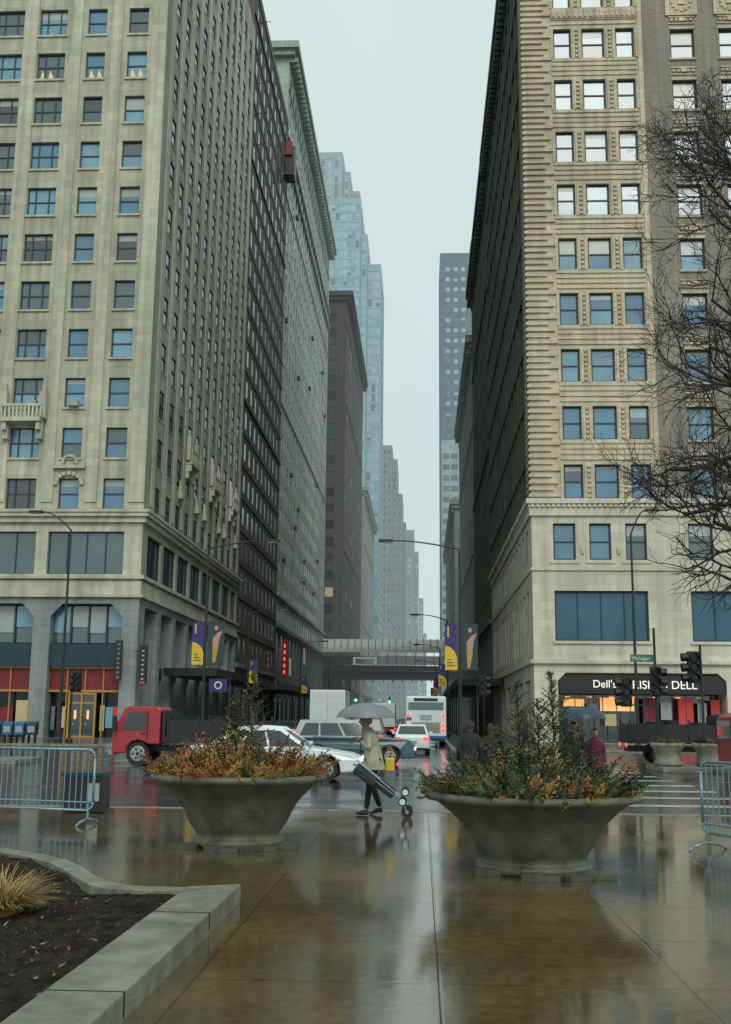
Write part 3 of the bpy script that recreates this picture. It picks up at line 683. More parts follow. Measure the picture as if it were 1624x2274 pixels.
# ================================================================== crowd barriers
def barrier(x,y,rot,L=2.3):
    g=group('crowd_barrier',(x,y,0),rot,True); q=MB()
    r=.02; z0=.22;z1=1.14
    cr=.12
    pts=[]
    for cx,cz,a0 in((L/2-cr,z1-cr,0),(-L/2+cr,z1-cr,90),(-L/2+cr,z0+cr,180),(L/2-cr,z0+cr,270)):
        for t in range(5): a=math.radians(a0+t*22.5); pts.append(V((cx+cr*math.cos(a),0,cz+cr*math.sin(a))))
    pts.append(pts[0]); q.path(pts,r,'steel',8)
    n=22
    for i in range(1,n): xx=-L/2+L*i/n; q.tube((xx,0,z0),(xx,0,z1),.009,.009,'steel',6)
    q.tube((-L/2+.02,0,z0+.12),(L/2-.02,0,z0+.12),.014,.014,'steel',6)
    for s in(-1,1):
        xx=s*(L/2-.08); q.path([V((xx,-.32,.0)),V((xx,-.25,.05)),V((xx,0,.1)),V((xx,.25,.05)),V((xx,.32,0))],.018,'steel',6); q.tube((xx,0,.1),(xx,0,z0+.1),.018,.018,'steel',6)
    q.done('rails_and_bars',g,True)
barrier(-6.2,17.35,math.radians(-14)); barrier(4.3,14.15,math.radians(-62))
barrier(-8.4,18.0,math.radians(-14)); barrier(5.3,12.1,math.radians(-64))

# ================================================================== street lamps, signals, banners
def lamp(x,y,z,ax,rise):
    g=group('street_lamp',(x,y,0),local=True); q=MB()
    q.lathe([(.22,0),(.22,.25),(.14,.35),(.12,1.2),(.10,1.25)],(0,0,0),'black',12)
    q.tube((0,0,1.2),(0,0,z),.095,.06,'black',10)
    pts=[V((0,0,z)) ]
    s=1 if ax>0 else -1
    for i in range(1,9):
        t=i/8; pts.append(V((ax*t,0,z+rise*math.sin(t*math.pi/2))))
    q.path(pts,.05,'black',8,.035)
    e=pts[-1]
    q.obox(e,X*s,Z,V((0,-1,0)),-.05,.75,-.09,.06,-.14,.14,'black'); q.obox(e,X*s,Z,V((0,-1,0)),.1,.65,-.13,-.09,-.10,.10,'whl0')
    q.done('pole_arm_and_head',g); return g
lamp(-20.6,61.8,12.3,-1.8,1.1)
lamp(12.0,61.8,12.1,.9,1.4)
lc=lamp(2.2,61.8,11.2,-3.9,.5)
lm=lamp(-12.4,61.9,11.2,3.4,.5)
M['purple']=mat('banner_purple',(.045,.03,.15),.7,var=.1,scale=4)
M['yellow']=mat('banner_yellow',(.62,.42,.03),.7,var=.1,scale=4)
M['bnavy']=mat('banner_navy',(.02,.045,.06),.7)
M['skin']=mat('skin',(.42,.24,.17),.55)
def banner(par,x,z0,z1,w,kind,y=0):
    q=MB(); a=x;b_=x+w
    if kind=='p':
        zm=z0+(z1-z0)*.52
        q.box(a,b_,y-.01,y+.01,z0,z1,'purple')
        q.poly([V((a,y-.016,z0))]+[V((b_,y-.016,z0))]+[V((a+w*math.cos(t),y-.016,z0+(zm-z0)*(.35+.65*math.sin(t)))) for t in [math.pi/2*i/10 for i in range(0,11)]],'yellow')
        for i in range(3): q.box(a+w*.15,a+w*(.8-.15*i),y-.02,y-.012,z0+.22+.16*i,z0+.28+.16*i,'purple')
        q.box(a+w*.2,a+w*.32,y-.02,y-.012,zm+.5,z1-.15,'yellow')
    else:
        q.box(a,b_,y-.01,y+.01,z0,z1,'bnavy')
        cx=a+w*.5; h=z1-z0
        q.poly([V((cx+.11*math.cos(t),y-.016,z1-.35+.14*math.sin(t))) for t in [6.283*i/12 for i in range(12)]],'skin')
        q.poly([V((cx-.16,y-.016,z0+h*.3)),V((cx+.1,y-.016,z0+h*.3)),V((cx+.2,y-.016,z0+h*.62)),V((cx+.38,y-.016,z0+h*.8)),V((cx+.05,y-.016,z0+h*.74)),V((cx-.2,y-.016,z0+h*.6))],'skin')
        q.poly([V((cx-.16,y-.018,z0+.1)),V((cx-.02,y-.018,z0+.1)),V((cx+.14,y-.018,z0+h*.35)),V((cx-.2,y-.018,z0+h*.45))],'gold')
    for zz in(z1,z0): q.box(min(0,a),max(0,b_),y-.015,y+.015,zz-.02,zz+.02,'black')
    q.done('banner',par)
banner(lm,-.75,4.5,6.95,.7,'p'); banner(lm,.15,4.5,6.95,.95,'f')
banner(lc,-.85,4.3,6.9,.7,'p'); banner(lc,.15,4.3,6.9,.85,'f')
for yy in(95,135,175):
    l=lamp(2.3,yy,10,-2.5,.5); banner(l,-.8,4.3,6.2,.7,'p')
for yy in(90,130,170):
    l=lamp(-14.4,yy,10,2.5,.5); banner(l,.15,4.3,6.2,.7,'p')
def signal(x,y,h,heads):
    g=group('traffic_light',(x,y,0),local=True); q=MB()
    q.lathe([(.2,0),(.2,.2),(.09,.35),(.07,.5)],(0,0,0),'black',12); q.tube((0,0,.4),(0,0,h),.06,.05,'black',8,True)
    for (dx,z,face) in heads:
        q.box(dx-.19,dx+.19,-.18,.14,z,z+1.15,'black')
        for i in range(3):
            zc=z+.2+.375*i
            q.tube((dx+face*.19,-.02,zc),(dx+face*.42,-.02,zc-.02),.15,.16,'black',10)
            q.tube((dx,-.17,zc),(dx,-.38,zc-.02),.15,.16,'black',10)
            q.box(dx-.1,dx+.1,-.2,-.18,zc-.1,zc+.1,'gK')
        q.box(min(dx,0),max(dx,0)+.01,-.03,.03,z+.05,z+.1,'black'); q.box(min(dx,0),max(dx,0)+.01,-.03,.03,z+1.05,z+1.1,'black')
    q.done('pole_and_heads',g)
    return g
signal(10.25,40.6,4.4,[(-.28,3.0,-1)])
s1=signal(9.1,43,5.2,[(0,2.55,1),(-1.15,2.15,-1)])
q=MB(); M['sgreen']=mat('street_sign_green',(.01,.15,.08),.4); q.box(-.95,-.05,-.03,-.0,3.88,4.16,'sgreen'); q.done('street_name_plate',s1); text('Michigan',(-.9,-.045,3.95),.2,'white',s1,ext=.002)
signal(-20.1,62.2,4.4,[(.3,2.9,-1)])
signal(3.2,62.6,4.4,[(.3,2.9,1)])
bs=group('blade_sign',(-19.6,74.6,5),local=True); q=MB(); q.box(.1,.65,-.12,.12,-1.3,1.4,'black')
for i in range(7): q.box(.30,.46,-.135,-.121,-1.0+.32*i,-.88+.32*i,'gE')
q.box(-.2,.1,-.03,.03,.9,1.0,'black'); q.box(.2,.55,-.13,-.12,-1.26,-1.12,'redp'); q.done('panel',bs)
bs=group('blade_sign',(-20.95,74.3,5.3),local=True); q=MB(); q.box(-.2,.25,.1,.3,-1.4,1.4,'black')
for i in range(8): q.box(-.08,.13,.085,.1,-1.2+.32*i,-1.05+.32*i,'gD')
q.done('panel',bs)
bs=group('hanging_shop_sign',(-14.6,83,3.4),local=True); q=MB(); q.box(-1.6,-.2,-.05,.05,0,1.0,'purple'); q.tube((-.9,-.06,.5),(-.9,-.07,.5),.3,.3,'white',14,True); q.tube((-.9,-.075,.5),(-.9,-.085,.5),.2,.2,'purple',14,True); q.box(-.05,.05,-.05,.05,-3.4,1.1,'black'); q.box(-.2,0,-.02,.02,.9,.95,'black'); q.done('panel',bs)
rs=group('neon_blade_sign',(-19.6,150,9),local=True); q=MB(); q.box(.3,1.2,-.15,.15,-2,3.0,'maroon')
M['neon']=mat('red_neon',(.6,.05,.03),.4,emit=1.0,ecol=(1,.12,.06))
for i in range(5): q.box(.6,.85,-.2,-.16,-1.7+.9*i,-1.2+.9*i,'neon')
q.done('panel',rs)
for (cx_,cy_,cz_,xa,xb,ya,yb,px0,stp,cnt) in((-18,92,4,-1.8,2.3,-9,22,2.1,4.3,8),(-18,150,4,-2,2.6,-25,60,2.4,7,12),(5.5,110,4,-2.2,2.1,-8,60,-2.0,7,10)):
    cn=group('sidewalk_canopy',(cx_,cy_,cz_),local=True); q=MB(); q.box(xa,xb,ya,yb,.6,1.2,'black')
    for i in range(cnt): q.tube((px0,ya+.5+stp*i,-4),(px0,ya+.5+stp*i,.6),.08,.08,'black')
    q.done('roof_and_posts',cn)
M['blueb']=mat('blue_enamel',(.02,.10,.22),.4)
for i,(xx,k) in enumerate(((-23.6,'blueb'),(-22.9,'blueb'),(-22.2,'navy'),(-24.3,'blueb'))):
    g=group('newspaper_box',(xx,62.0,0),local=True); q=MB()
    for s in(-.18,.18): q.box(s-.03,s+.03,-.15,.15,.0,.45,'black')
    extp=[(-.25,.45),(-.25,1.0),(.0,1.2),(.25,1.2),(.25,.45)]
    for a_,b_ in ((-.27,.27),):
        q.poly([V((a_,y_,z_)) for y_,z_ in extp],k); q.poly([V((b_,y_,z_)) for y_,z_ in extp][::-1],k)
        for j in range(5):
            y1_,z1_=extp[j]; y2_,z2_=extp[(j+1)%5]; q.poly([V((a_,y1_,z1_)),V((b_,y1_,z1_)),V((b_,y2_,z2_)),V((a_,y2_,z2_))],k)
    q.box(-.2,.2,-.262,-.252,.6,.95,'gE'); q.done('cabinet_and_legs',g)

# ================================================================== elevated station
Ls=group('elevated_train_station',(-6,226,0)); q=MB()
M['canopy']=mat('canopy_panel',(.40,.47,.43),.5,var=.12,scale=.6)
q.box(-60,40,228,238,9.4,10.6,'black'); q.box(-60,40,226.5,240,10.6,10.9,'black')
q.box(-60,40,226,226.2,10.9,12.0,'greyD')
for i in range(52):
    x=-60+2*i; q.box(x,x+.12,225.8,226,10.9,12.2,'black'); q.box(x,x+.2,227.6,228,8.6,10.6,'black')
for x in(-15.5,-34,3.2,22):
    for y in(228.6,237.4): q.box(x-.3,x+.3,y-.3,y+.3,-.1,9.4,'black')
n=10
for i in range(n):
    a0=math.pi*i/n;a1=math.pi*(i+1)/n
    f=lambda a:(227.0-3.2*math.cos(a),15.0+2.5*math.sin(a))
    (ya,za),(yb,zb_)=f(a0),f(a1)
    q.poly([(-20.8,ya,za),(4.8,ya,za),(4.8,yb,zb_),(-20.8,yb,zb_)],'canopy')
for i in range(19):
    x=-20.8+25.6*i/18
    for j in range(n):
        a0=math.pi*j/n;a1=math.pi*(j+1)/n
        q.tube((x,227-3.3*math.cos(a0),15+2.6*math.sin(a0)),(x,227-3.3*math.cos(a1),15+2.6*math.sin(a1)),.12,.12,'greyD',4)
q.box(-20.8,4.8,223.6,223.9,14.6,15.2,'canopy')
for i in range(14): x=-20.4+1.92*i; q.box(x-.06,x+.06,223.7,223.85,10.9,14.6,'black')
q.box(-20.6,4.6,223.9,224.0,12.1,13.9,'gC')
q.box(-14,-9,223.4,223.6,12.0,13.6,'white'); q.box(-13.4,-9.6,223.3,223.4,12.3,13.2,'gD')
q.done('deck_posts_and_canopy',Ls)

# ================================================================== vehicles
def wheel(q,x,y,s,r=.34,w=.24):
    a=V((x,y-s*w,r));b=V((x,y,r))
    q.tube(a,b,r,r,'tyre',20,True); q.tube(b,b+V((0,s*.012,0)),r*.66,r*.62,'hub',16,True); q.tube(b+V((0,s*.012,0)),b+V((0,s*.03,0)),r*.16,r*.14,'black',10,True)
    for i in range(5):
        an=i*6.283/5; c=b+V((math.cos(an)*r*.4,s*.014,math.sin(an)*r*.4)); q.tube(c,c+V((0,s*.006,0)),r*.11,r*.11,'black',8,True)
def extr(q,prof,hw,k,taper=None):
    n=len(prof)
    def w(x,z): return hw*(taper(x,z) if taper else 1)
    i=len(q.v)
    for s in(1,-1):
        for (x,z) in prof: q.v.append((x,s*w(x,z),z))
    mi=q.m(k)
    q.f.append(tuple(i+j for j in range(n))); q.mi.append(mi)
    q.f.append(tuple(i+n+n-1-j for j in range(n))); q.mi.append(mi)
    for j in range(n):
        j2=(j+1)%n; q.f.append((i+j2,i+j,i+n+j,i+n+j2)); q.mi.append(mi)
def car(name,x,y,rot,col,kind='sedan',L=4.7,W=1.82,H=1.46,tail=True,roof=None):
    z=-.136; g=group(name,(x,y,z),rot,True)
    body=mat('car_paint',col,.22,.0,ior=1.6); g_=MB()
    wb=.295*L; r=.34; h2=L/2
    belt=.93 if kind=='sedan' else 1.05
    arch=lambda cx:[(cx+.41*math.cos(a),r+.41*math.sin(a)) for a in [math.pi-math.pi*i/10 for i in range(11)]]
    bot=[(-h2+.03,.32),(-wb-.41,.26)]+arch(-wb)+[(-wb+.41,.22),(wb-.41,.22)]+arch(wb)+[(wb+.41,.26),(h2-.04,.3)]
    if kind=='sedan': top=[(h2,.5),(h2-.06,.66),(h2-.35,.78),(.23*L,.93),(-.30*L,.97),(-h2+.10,.98),(-h2,.85),(-h2-.0,.55)]
    else: top=[(h2,.55),(h2-.04,.78),(h2-.3,.95),(.25*L,1.05),(-.3*L,1.08),(-h2+.05,1.08),(-h2,.9),(-h2,.55)]
    tp=lambda x_,z_:(1-.10*max(0,(abs(x_)/h2-.7)/.3)**2)*(1-.05*max(0,(z_-.6)/.4))
    extr(g_,bot+top,W/2,body,tp); g_.done('body',g,False,.05,3)
    g_=MB()
    # greenhouse as a rounded profile: roof line arcs between the screens
    if kind=='sedan': A0,A1,B1,B0=-.40*L,-.20*L,.03*L,.21*L
    else: A0,A1,B1,B0=-.49*L,-.43*L,.05*L,.2*L
    yb=W/2*.93;yt=W/2*.74; zb=belt-.02
    P=[V((A0,yb,zb)),V((B0,yb,zb)),V((B1,yt,H-.03)),V(((A1+B1)/2,yt,H)),V((A1,yt,H-.03))]; Q=[V((p.x,-p.y,p.z)) for p in P]
    rk=mat('car_roof',roof,.25) if roof else body
    g_.poly(P[::-1],rk);g_.poly(Q,rk);g_.poly([P[4],P[3],Q[3],Q[4]],rk);g_.poly([P[3],P[2],Q[2],Q[3]],rk);g_.poly([P[0],P[4],Q[4],Q[0]],rk);g_.poly([P[2],P[1],Q[1],Q[2]],rk)
    g_.done('cabin',g,False,.045,3)
    g_=MB()
    def panel(a,b,c,d,off):
        a,b,c,d=[V(t) for t in(a,b,c,d)]; nn=(b-a).cross(d-a).normalized()
        if nn.dot((a+c)/2-V((0,0,.9)))<0: nn=-nn
        g_.poly([t+nn*off for t in(a,b,c,d)],'carglass')
    Ht=H-.03
    for s in(1,-1):
        def S_(u,v):
            lo=V((A0,s*yb,zb)).lerp(V((B0,s*yb,zb)),u); hi=V((A1,s*yt,Ht)).lerp(V((B1,s*yt,Ht)),u); return lo.lerp(hi,v)
        for u0,u1 in((.07,.30),(.325,.60),(.63,.94)): panel(S_(u0,.10),S_(u1,.10),S_(u1 if u1<.9 else u1-.02,.88),S_(u0 if u0>.1 else u0+.02,.88),.008)
    for (xb,xt) in((B0,B1),(A0,A1)):
        lo0,lo1,hi0,hi1=V((xb,yb,zb)),V((xb,-yb,zb)),V((xt,yt,Ht)),V((xt,-yt,Ht))
        def F(u,v): return lo0.lerp(lo1,u).lerp(hi0.lerp(hi1,u),v)
        panel(F(.07,.1),F(.93,.1),F(.93,.88),F(.07,.88),.008)
    g_.done('windows',g)
    g_=MB()
    for sx in(-wb,wb):
        for s in(1,-1): wheel(g_,sx,s*W/2*.98,s)
    g_.box(-wb-.3,wb+.3,-W/2+.2,W/2-.2,.2,.5,'black')
    for s in(1,-1):
        y0=s*W/2*.62; a,b_=sorted((y0,s*W/2*.90))
        g_.box(-h2-.015,-h2+.05,a,b_,.68,.86,'redl' if tail else 'maroon'); g_.box(h2-.08,h2+.012,a,b_,.58,.70,'whl')
        a,b_=sorted((s*W/2*.97,s*(W/2+.14))); g_.box(.16*L,.16*L+.12,a,b_,belt+.02,belt+.16,body)
        for dx in(-.02,.22*L*.8-.9): g_.box(dx-.12,dx+.02,s*W/2*.955-.012,s*W/2*.955+.012,.82,.845,'black')
        for dx in (-.185*L,.0,.19*L): a,b_=sorted((s*W/2*.99,s*W/2*1.003)); g_.box(dx-.006,dx+.006,a,b_,.34,.62,'black')
        a,b_=sorted((s*W/2*.97,s*W/2*1.004)); g_.box(-wb+.45,wb-.45,a,b_,.225,.30,'black')
    g_.box(h2-.02,h2+.02,-.5,.5,.38,.56,'black'); g_.box(-h2-.02,-h2+.02,-.25,.25,.55,.68,'gE')
    g_.done('wheels_and_trim',g)
    return g
car('white_sedan',-4.15,31.9,0,(.62,.70,.74),'sedan',5.0,1.88,1.50)
car('blue_suv',-2.55,42.5,0,(.03,.075,.10),'suv',4.7,1.9,1.66,roof=(.3,.36,.38))
car('white_sedan',-.45,56,math.radians(90),(.60,.66,.68),'sedan',4.6,1.8,1.45)
car('dark_suv',-2.85,60,math.radians(90),(.03,.05,.055),'suv',4.7,1.9,1.75)
car('dark_sedan',-9.7,80,math.radians(90),(.03,.03,.035),'sedan')
for i,(xx,yy,c) in enumerate([(-3,98,(.05,.05,.06)),(-.2,105,(.3,.3,.3)),(-3,120,(.1,.02,.02)),(-6,112,(.04,.05,.06)),(-3,150,(.1,.1,.1)),(-.2,160,(.05,.05,.05)),(-6.5,135,(.5,.5,.5)),(-3,190,(.1,.1,.1)),(-6,205,(.03,.03,.03)),(-.5,215,(.2,.2,.2))]):
    car('parked_car' if xx<-6 else 'sedan_in_traffic',xx,yy,math.radians(90),c,'suv' if i%2 else 'sedan')
rp=mat('truck_red_paint',(.30,.015,.028),.3,var=.12,scale=2,ior=1.6)
bkp=mat('truck_black_paint',(.012,.014,.016),.35,ior=1.6)
def truck(name,x,y,rot,pk,lights=True):
    g=group(name,(x,y,-.136),rot,True)
    q=MB(); extr(q,[(.2,.75),(.2,2.0),(.32,2.1),(1.42,2.1),(1.58,2.02),(1.86,1.32),(1.95,1.1),(1.97,.42),(1.42,.42),(1.40,.62),(1.25,.82),(1.0,.9),(.75,.82),(.6,.75)],.97,pk,lambda x_,z_:1-.08*max(0,(z_-1.2)))
    q.done('cab',g,False,.05,3)
    q=MB()
    for s in(1,-1):
        yy=s*.985
        q.poly([V((.75,yy*.999,1.28)),V((1.58,yy*.999,1.28)),V((1.40,yy*.95,1.88)),V((.75,yy*.95,1.88))],'carglass')
        q.box(.66,.69,*sorted((s*.965,s*.985)),.9,1.95,'black'); q.box(.75,.9,*sorted((s*.975,s*.995)),1.12,1.16,'black')
        wheel(q,1.0,s*.93,s,.42,.28); wheel(q,-2.3,s*.93,s,.42,.5)
        q.box(1.75,1.85,min(yy,s*1.2),max(yy,s*1.2),1.5,1.54,'black'); q.box(1.74,1.88,*sorted((s*1.15,s*1.3)),1.2,1.75,'black')
        q.box(1.955,1.985,*sorted((s*.55,s*.85)),.62,.82,'whl')
    q.poly([V((1.61,-.82,1.96)),V((1.61,.82,1.96)),V((1.865,.88,1.36)),V((1.865,-.88,1.36))],'carglass')
    q.box(1.97,2.0,-.5,.5,.7,.95,'black'); q.box(1.9,2.06,-.95,.95,.38,.56,'hub')
    q.box(-3.6,1.6,-.4,.4,.5,.72,'black'); q.box(-3.7,.1,-1.02,1.02,.85,1.0,'black'); q.box(0,.12,-1.0,1.0,1.0,1.95,'black')
    for s in(1,-1):
        q.box(-3.65,-.1,*sorted((s*.98,s*1.03)),1.0,1.62,'black')
        for xx in(-3.6,-2.4,-1.2,-.1): q.box(xx-.04,xx+.04,*sorted((s*1.03,s*1.06)),.9,1.8,'black')
    q.box(-3.7,-3.6,-1.0,1.0,1.0,1.5,'black'); q.box(-3.72,-3.7,.6,.85,.7,.85,'redl'); q.box(-3.72,-3.7,-.85,-.6,.7,.85,'redl')
    for i in range(5): q.box(-3.2+.6*i,-2.8+.6*i,-.8,.8,1.0,1.6+.1*(i%3),'blackm')
    q.done('frame_wheels_and_bed',g)
truck('red_flatbed_truck',-9.25,40.5,math.pi,rp)
truck('black_flatbed_truck',12.1,46.5,0,bkp)
g=group('city_bus',(.3,69,-.136),0,True); q=MB(); q.box(-1.27,1.27,0,11.5,.35,3.1,'white'); q.done('body',g,False,.12,3)
q=MB(); M['bblue']=mat('bus_blue_stripe',(.02,.10,.35),.4)
q.box(-1.1,1.1,-.02,.0,2.25,2.72,'gD'); q.box(-.75,.75,-.03,-.02,2.80,2.98,'black'); q.box(-1.275,1.275,-.01,11.5,.5,.66,'bblue')
q.box(-.9,.9,-.03,-.01,.85,1.5,'grey'); q.box(-1.2,1.2,-.12,.0,.38,.5,'black')
for i in range(5): q.box(-.8,.8,-.04,-.03,.92+.11*i,.94+.11*i,'greyD')
for s in(-1,1):
    for zz in(1.0,1.3,1.9): q.tube((s*1.08,-.02,zz),(s*1.08,-.05,zz),.10,.10,'redl',10,True)
    q.box(*sorted((s*1.275,s*1.28)),.6,11,1.5,2.6,'carglass')
    for yy in(2.6,8.8): q.tube((s*.95,yy,.48),(s*1.24,yy,.48),.48,.48,'tyre',18,True)
q.box(-1.2,-.9,-.02,0,1.6,1.8,'bblue'); q.box(-.35,.35,-.045,-.0,1.65,1.95,'gE')
q.done('windows_and_lights',g)
M['whp']=mat('roller_door',(.5,.55,.55),.5,var=.05,scale=3)
def boxtruck(name,x,y,W,H,L,k):
    g=group(name,(x,y,-.136),0,True); q=MB(); q.box(-W/2,W/2,0,L,.95,H,k); q.done('cargo_box',g,False,.04,2); q=MB()
    q.box(-W/2+.08,W/2-.08,-.015,0,1.05,H-.12,'whp'); q.box(-.01,.01,-.03,-.015,1.05,H-.12,'grey'); q.box(-W/2,W/2,-.1,.0,.6,.8,'black')
    for i in range(5): q.box(-W/2+.1,W/2-.1,-.02,-.016,1.3+.45*i,1.31+.45*i,'grey')
    for s in(-1,1):
        q.tube((s*(W/2-.35),1.3,.45),(s*(W/2-.05),1.3,.45),.45,.45,'tyre',16,True); q.tube((s*(W/2-.35),L+1,.45),(s*(W/2-.05),L+1,.45),.45,.45,'tyre',16,True)
        q.box(*sorted((s*(W/2-.35),s*(W/2-.1))),-.12,-.1,.62,.76,'redl')
    q.box(-.95,.95,L+.1,L+1.8,.6,2.4,k); q.box(-.4,.4,.1,L,.5,.9,'black'); q.done('cab_doors_and_wheels',g)
boxtruck('box_truck',-6.5,76,2.45,3.6,5.5,'white')
boxtruck('delivery_van',-3.2,92,2.0,2.9,4,'white')
g=group('red_van',(12.25,36.4,-.136),0,True); q=MB()
extr(q,[(-2.4,.4),(-2.4,1.9),(-2.2,2.0),(1.3,2.0),(1.9,1.2),(2.5,1.0),(2.55,.4)],.98,rp,lambda x_,z_:1-.06*max(0,z_-1.1)); q.done('body',g,False,.06,3)
q=MB()
for s in(-1,1):
    for xx in(-1.6,1.7): wheel(q,xx,s*.97,s)
    q.poly([V((.5,s*.965,1.2)),V((1.7,s*.965,1.2)),V((1.25,s*.94,1.85)),V((.5,s*.94,1.85))],'carglass')
q.poly([V((1.36,-.85,1.95)),V((1.36,.85,1.95)),V((1.93,.9,1.22)),V((1.93,-.9,1.22))],'carglass')
for s in(-1,1): q.box(-2.42,-2.39,*sorted((s*.7,s*.95)),1.0,1.4,'maroon')
q.box(-2.425,-2.40,-.8,.8,1.2,1.8,'carglass'); q.done('windows_and_wheels',g)
for x,y in((-13.2,222),(2.6,222),(-7,243)):
    g=group('traffic_light',(x,y,0),local=True); q=MB(); q.tube((0,0,0),(0,0,6),.1,.08,'black'); q.box(-.2,.2,-.2,.2,4.6,6,'black'); q.tube((0,-.22,4.85),(0,-.3,4.85),.25,.25,'grnl',10,True); q.done('pole_and_head',g)

# ================================================================== people
M['hair']=mat('hair_dark',(.03,.02,.015),.7,var=.3,scale=20)
M['hairg']=mat('hair_grey',(.25,.24,.22),.7,var=.3,scale=20)
M['shoe']=mat('shoe_black',(.012,.012,.014),.5)
def skin_obj(name,pts,edges,rad,m,parent,sub=2,root=0):
    me=bpy.data.meshes.new(name); me.from_pydata([tuple(p) for p in pts],edges,[]); me.materials.append(m)
    o=bpy.data.objects.new(name,me); COL.objects.link(o); o.parent=parent
    sk=o.modifiers.new('skin','SKIN'); sk.use_smooth_shade=True
    for i,r in enumerate(rad):
        r=r if isinstance(r,tuple) else (r,r)
        me.skin_vertices[0].data[i].radius=r
    me.skin_vertices[0].data[root].use_root=True
    s=o.modifiers.new('sub','SUBSURF'); s.levels=sub; s.render_levels=sub
    return o
def hand(parent,w,d,m,curl=.9,side=1):
    w=V(w); d=V(d).normalized(); a=d.cross(V((0,0,1)))
    a=(a if a.length>.1 else V((0,1,0))).normalized()*side; n=d.cross(a).normalized()
    pts=[w,w+d*.045]; ed=[(0,1)]; rad=[.024,.03]
    for i,(off,l) in enumerate(((-.028,.072),(-.009,.082),(.010,.076),(.028,.06))):
        k=w+d*.085+a*off; i0=len(pts); pts.append(k); rad.append(.0115); ed.append((1,i0))
        dd=d
        for j in range(3):
            dd=(dd+n*curl*.55).normalized(); k=k+dd*l*(.45,.32,.25)[j]; pts.append(k); rad.append((.0095,.009,.0075)[j]); ed.append((len(pts)-2,len(pts)-1))
    k=w+d*.03-a*.035; i0=len(pts); pts.append(k); rad.append(.012); ed.append((1,i0))
    for j in range(2):
        k=k+(d*.7-a*.35+n*.5).normalized()*.03; pts.append(k); rad.append(.0095); ed.append((len(pts)-2,len(pts)-1))
    skin_obj('hand',pts,ed,rad,m,parent,1)
def person(name,x,y,z,heading,h,coat,pants,hair='hair',arms=None,lean=.04,stride=1,hem=.72):
    g=group(name,(x,y,z),heading,True,h/1.7)
    cm=mat('coat_fabric',coat,.8,var=.25,scale=7,bump=.6,bscale=9); pm=mat('trouser_fabric',pants,.85,var=.2,scale=6,bump=.3)
    s=stride; lx=lambda zz:lean*max(0,zz-.9)/.6
    pts=[V((0,0,.92)),V((0,.09,.88)),V((.11*s,.095,.5)),V((.19*s,.095,.10)),V((0,-.09,.88)),V((.03*s,-.095,.49)),V((-.20*s,-.095,.13))]
    ed=[(0,1),(1,2),(2,3),(0,4),(4,5),(5,6)]
    skin_obj('legs',pts,ed,[(.14,.11),.095,.065,.048,.095,.065,.048],pm,g)
    for (ax,ay,az,pt) in((.19*s,.095,.055,.0),(-.20*s,-.095,.08,-.25)):
        skin_obj('shoe',[V((ax-.05,ay,az-.0)),V((ax+.05,ay,az-.005)),V((ax+.13,ay,az-.02+pt*.1)),V((ax+.19,ay,az-.025+pt*.15))],[(0,1),(1,2),(2,3)],[(.045,.045),(.045,.048),(.04,.032),(.03,.022)],M['shoe'],g)
    rings=[(hem,.235,.20,-.01),(hem+.12,.215,.19,0),(.98,.195,.16,0),(1.12,.18,.145,0),(1.27,.195,.15,.01),(1.38,.20,.145,.01),(1.44,.15,.12,.02),(1.475,.085,.085,.03),(1.51,.075,.08,.035)]
    q=MB(); seg=28; mi=q.m(cm)
    for (zz,ry,rx,cx) in rings:
        for j in range(seg):
            an=6.283185*j/seg; f=1+.05*noise.noise(V((math.cos(an)*2,math.sin(an)*2,zz*5)))+(.04*math.sin(an*7) if zz<hem+.2 else 0)
            q.v.append((cx+lx(zz)+rx*f*math.cos(an),ry*f*math.sin(an),zz))
    for i in range(len(rings)-1):
        for j in range(seg): j2=(j+1)%seg; q.f.append((i*seg+j,i*seg+j2,(i+1)*seg+j2,(i+1)*seg+j)); q.mi.append(mi)
    o=q.done('coat',g,True); su=o.modifiers.new('s','SUBSURF'); su.levels=1; su.render_levels=1
    arms=arms or [((-.04,.24,1.12),(.08,.25,.88)),((.0,-.24,1.12),(.1,-.24,.88))]
    for i,(el,wr) in enumerate(arms):
        sd=1 if i==0 else -1; sh=V((lx(1.4)+.01,sd*.165,1.385)); el=V(el);wr=V(wr)
        skin_obj('sleeve',[V((lx(1.4),sd*.08,1.37)),sh,sh.lerp(el,.5)+V((0,sd*.01,0)),el,wr],[(0,1),(1,2),(2,3),(3,4)],[.075,.075,.062,.055,.042],cm,g)
        hand(g,wr+(wr-el).normalized()*.02,(wr-el),M['skin'],1.1,sd)
    hx=lx(1.6)+.055; hc=V((hx,0,1.605)); q=MB(); mi=q.m('skin'); nu,nv=24,18
    for a in range(nv+1):
        ph=math.pi*a/nv
        for b in range(nu):
            t=6.283185*b/nu; dx,dy,dz=math.sin(ph)*math.cos(t),math.sin(ph)*math.sin(t),math.cos(ph)
            px_,py_,pz_=dx*.098,dy*.077,dz*.115
            if dz<0: px_*=(1+.12*dz); py_*=(1+.28*dz)
            fr=max(0,dx)
            nose=math.exp(-((dy/.16)**2+((dz+.12)/.20)**2))*fr; px_+=.026*nose
            br=math.exp(-((dz-.18)/.12)**2)*fr; px_+=.006*br
            for sy in(-.38,.38): px_-=.010*math.exp(-(((dy-sy)/.17)**2+((dz-.02)/.12)**2))*fr
            px_+=.007*math.exp(-((dy/.3)**2+((dz+.52)/.10)**2))*fr; px_+=.010*math.exp(-((dy/.3)**2+((dz+.86)/.12)**2))*fr
            q.v.append((hc.x+px_,hc.y+py_,hc.z+pz_))
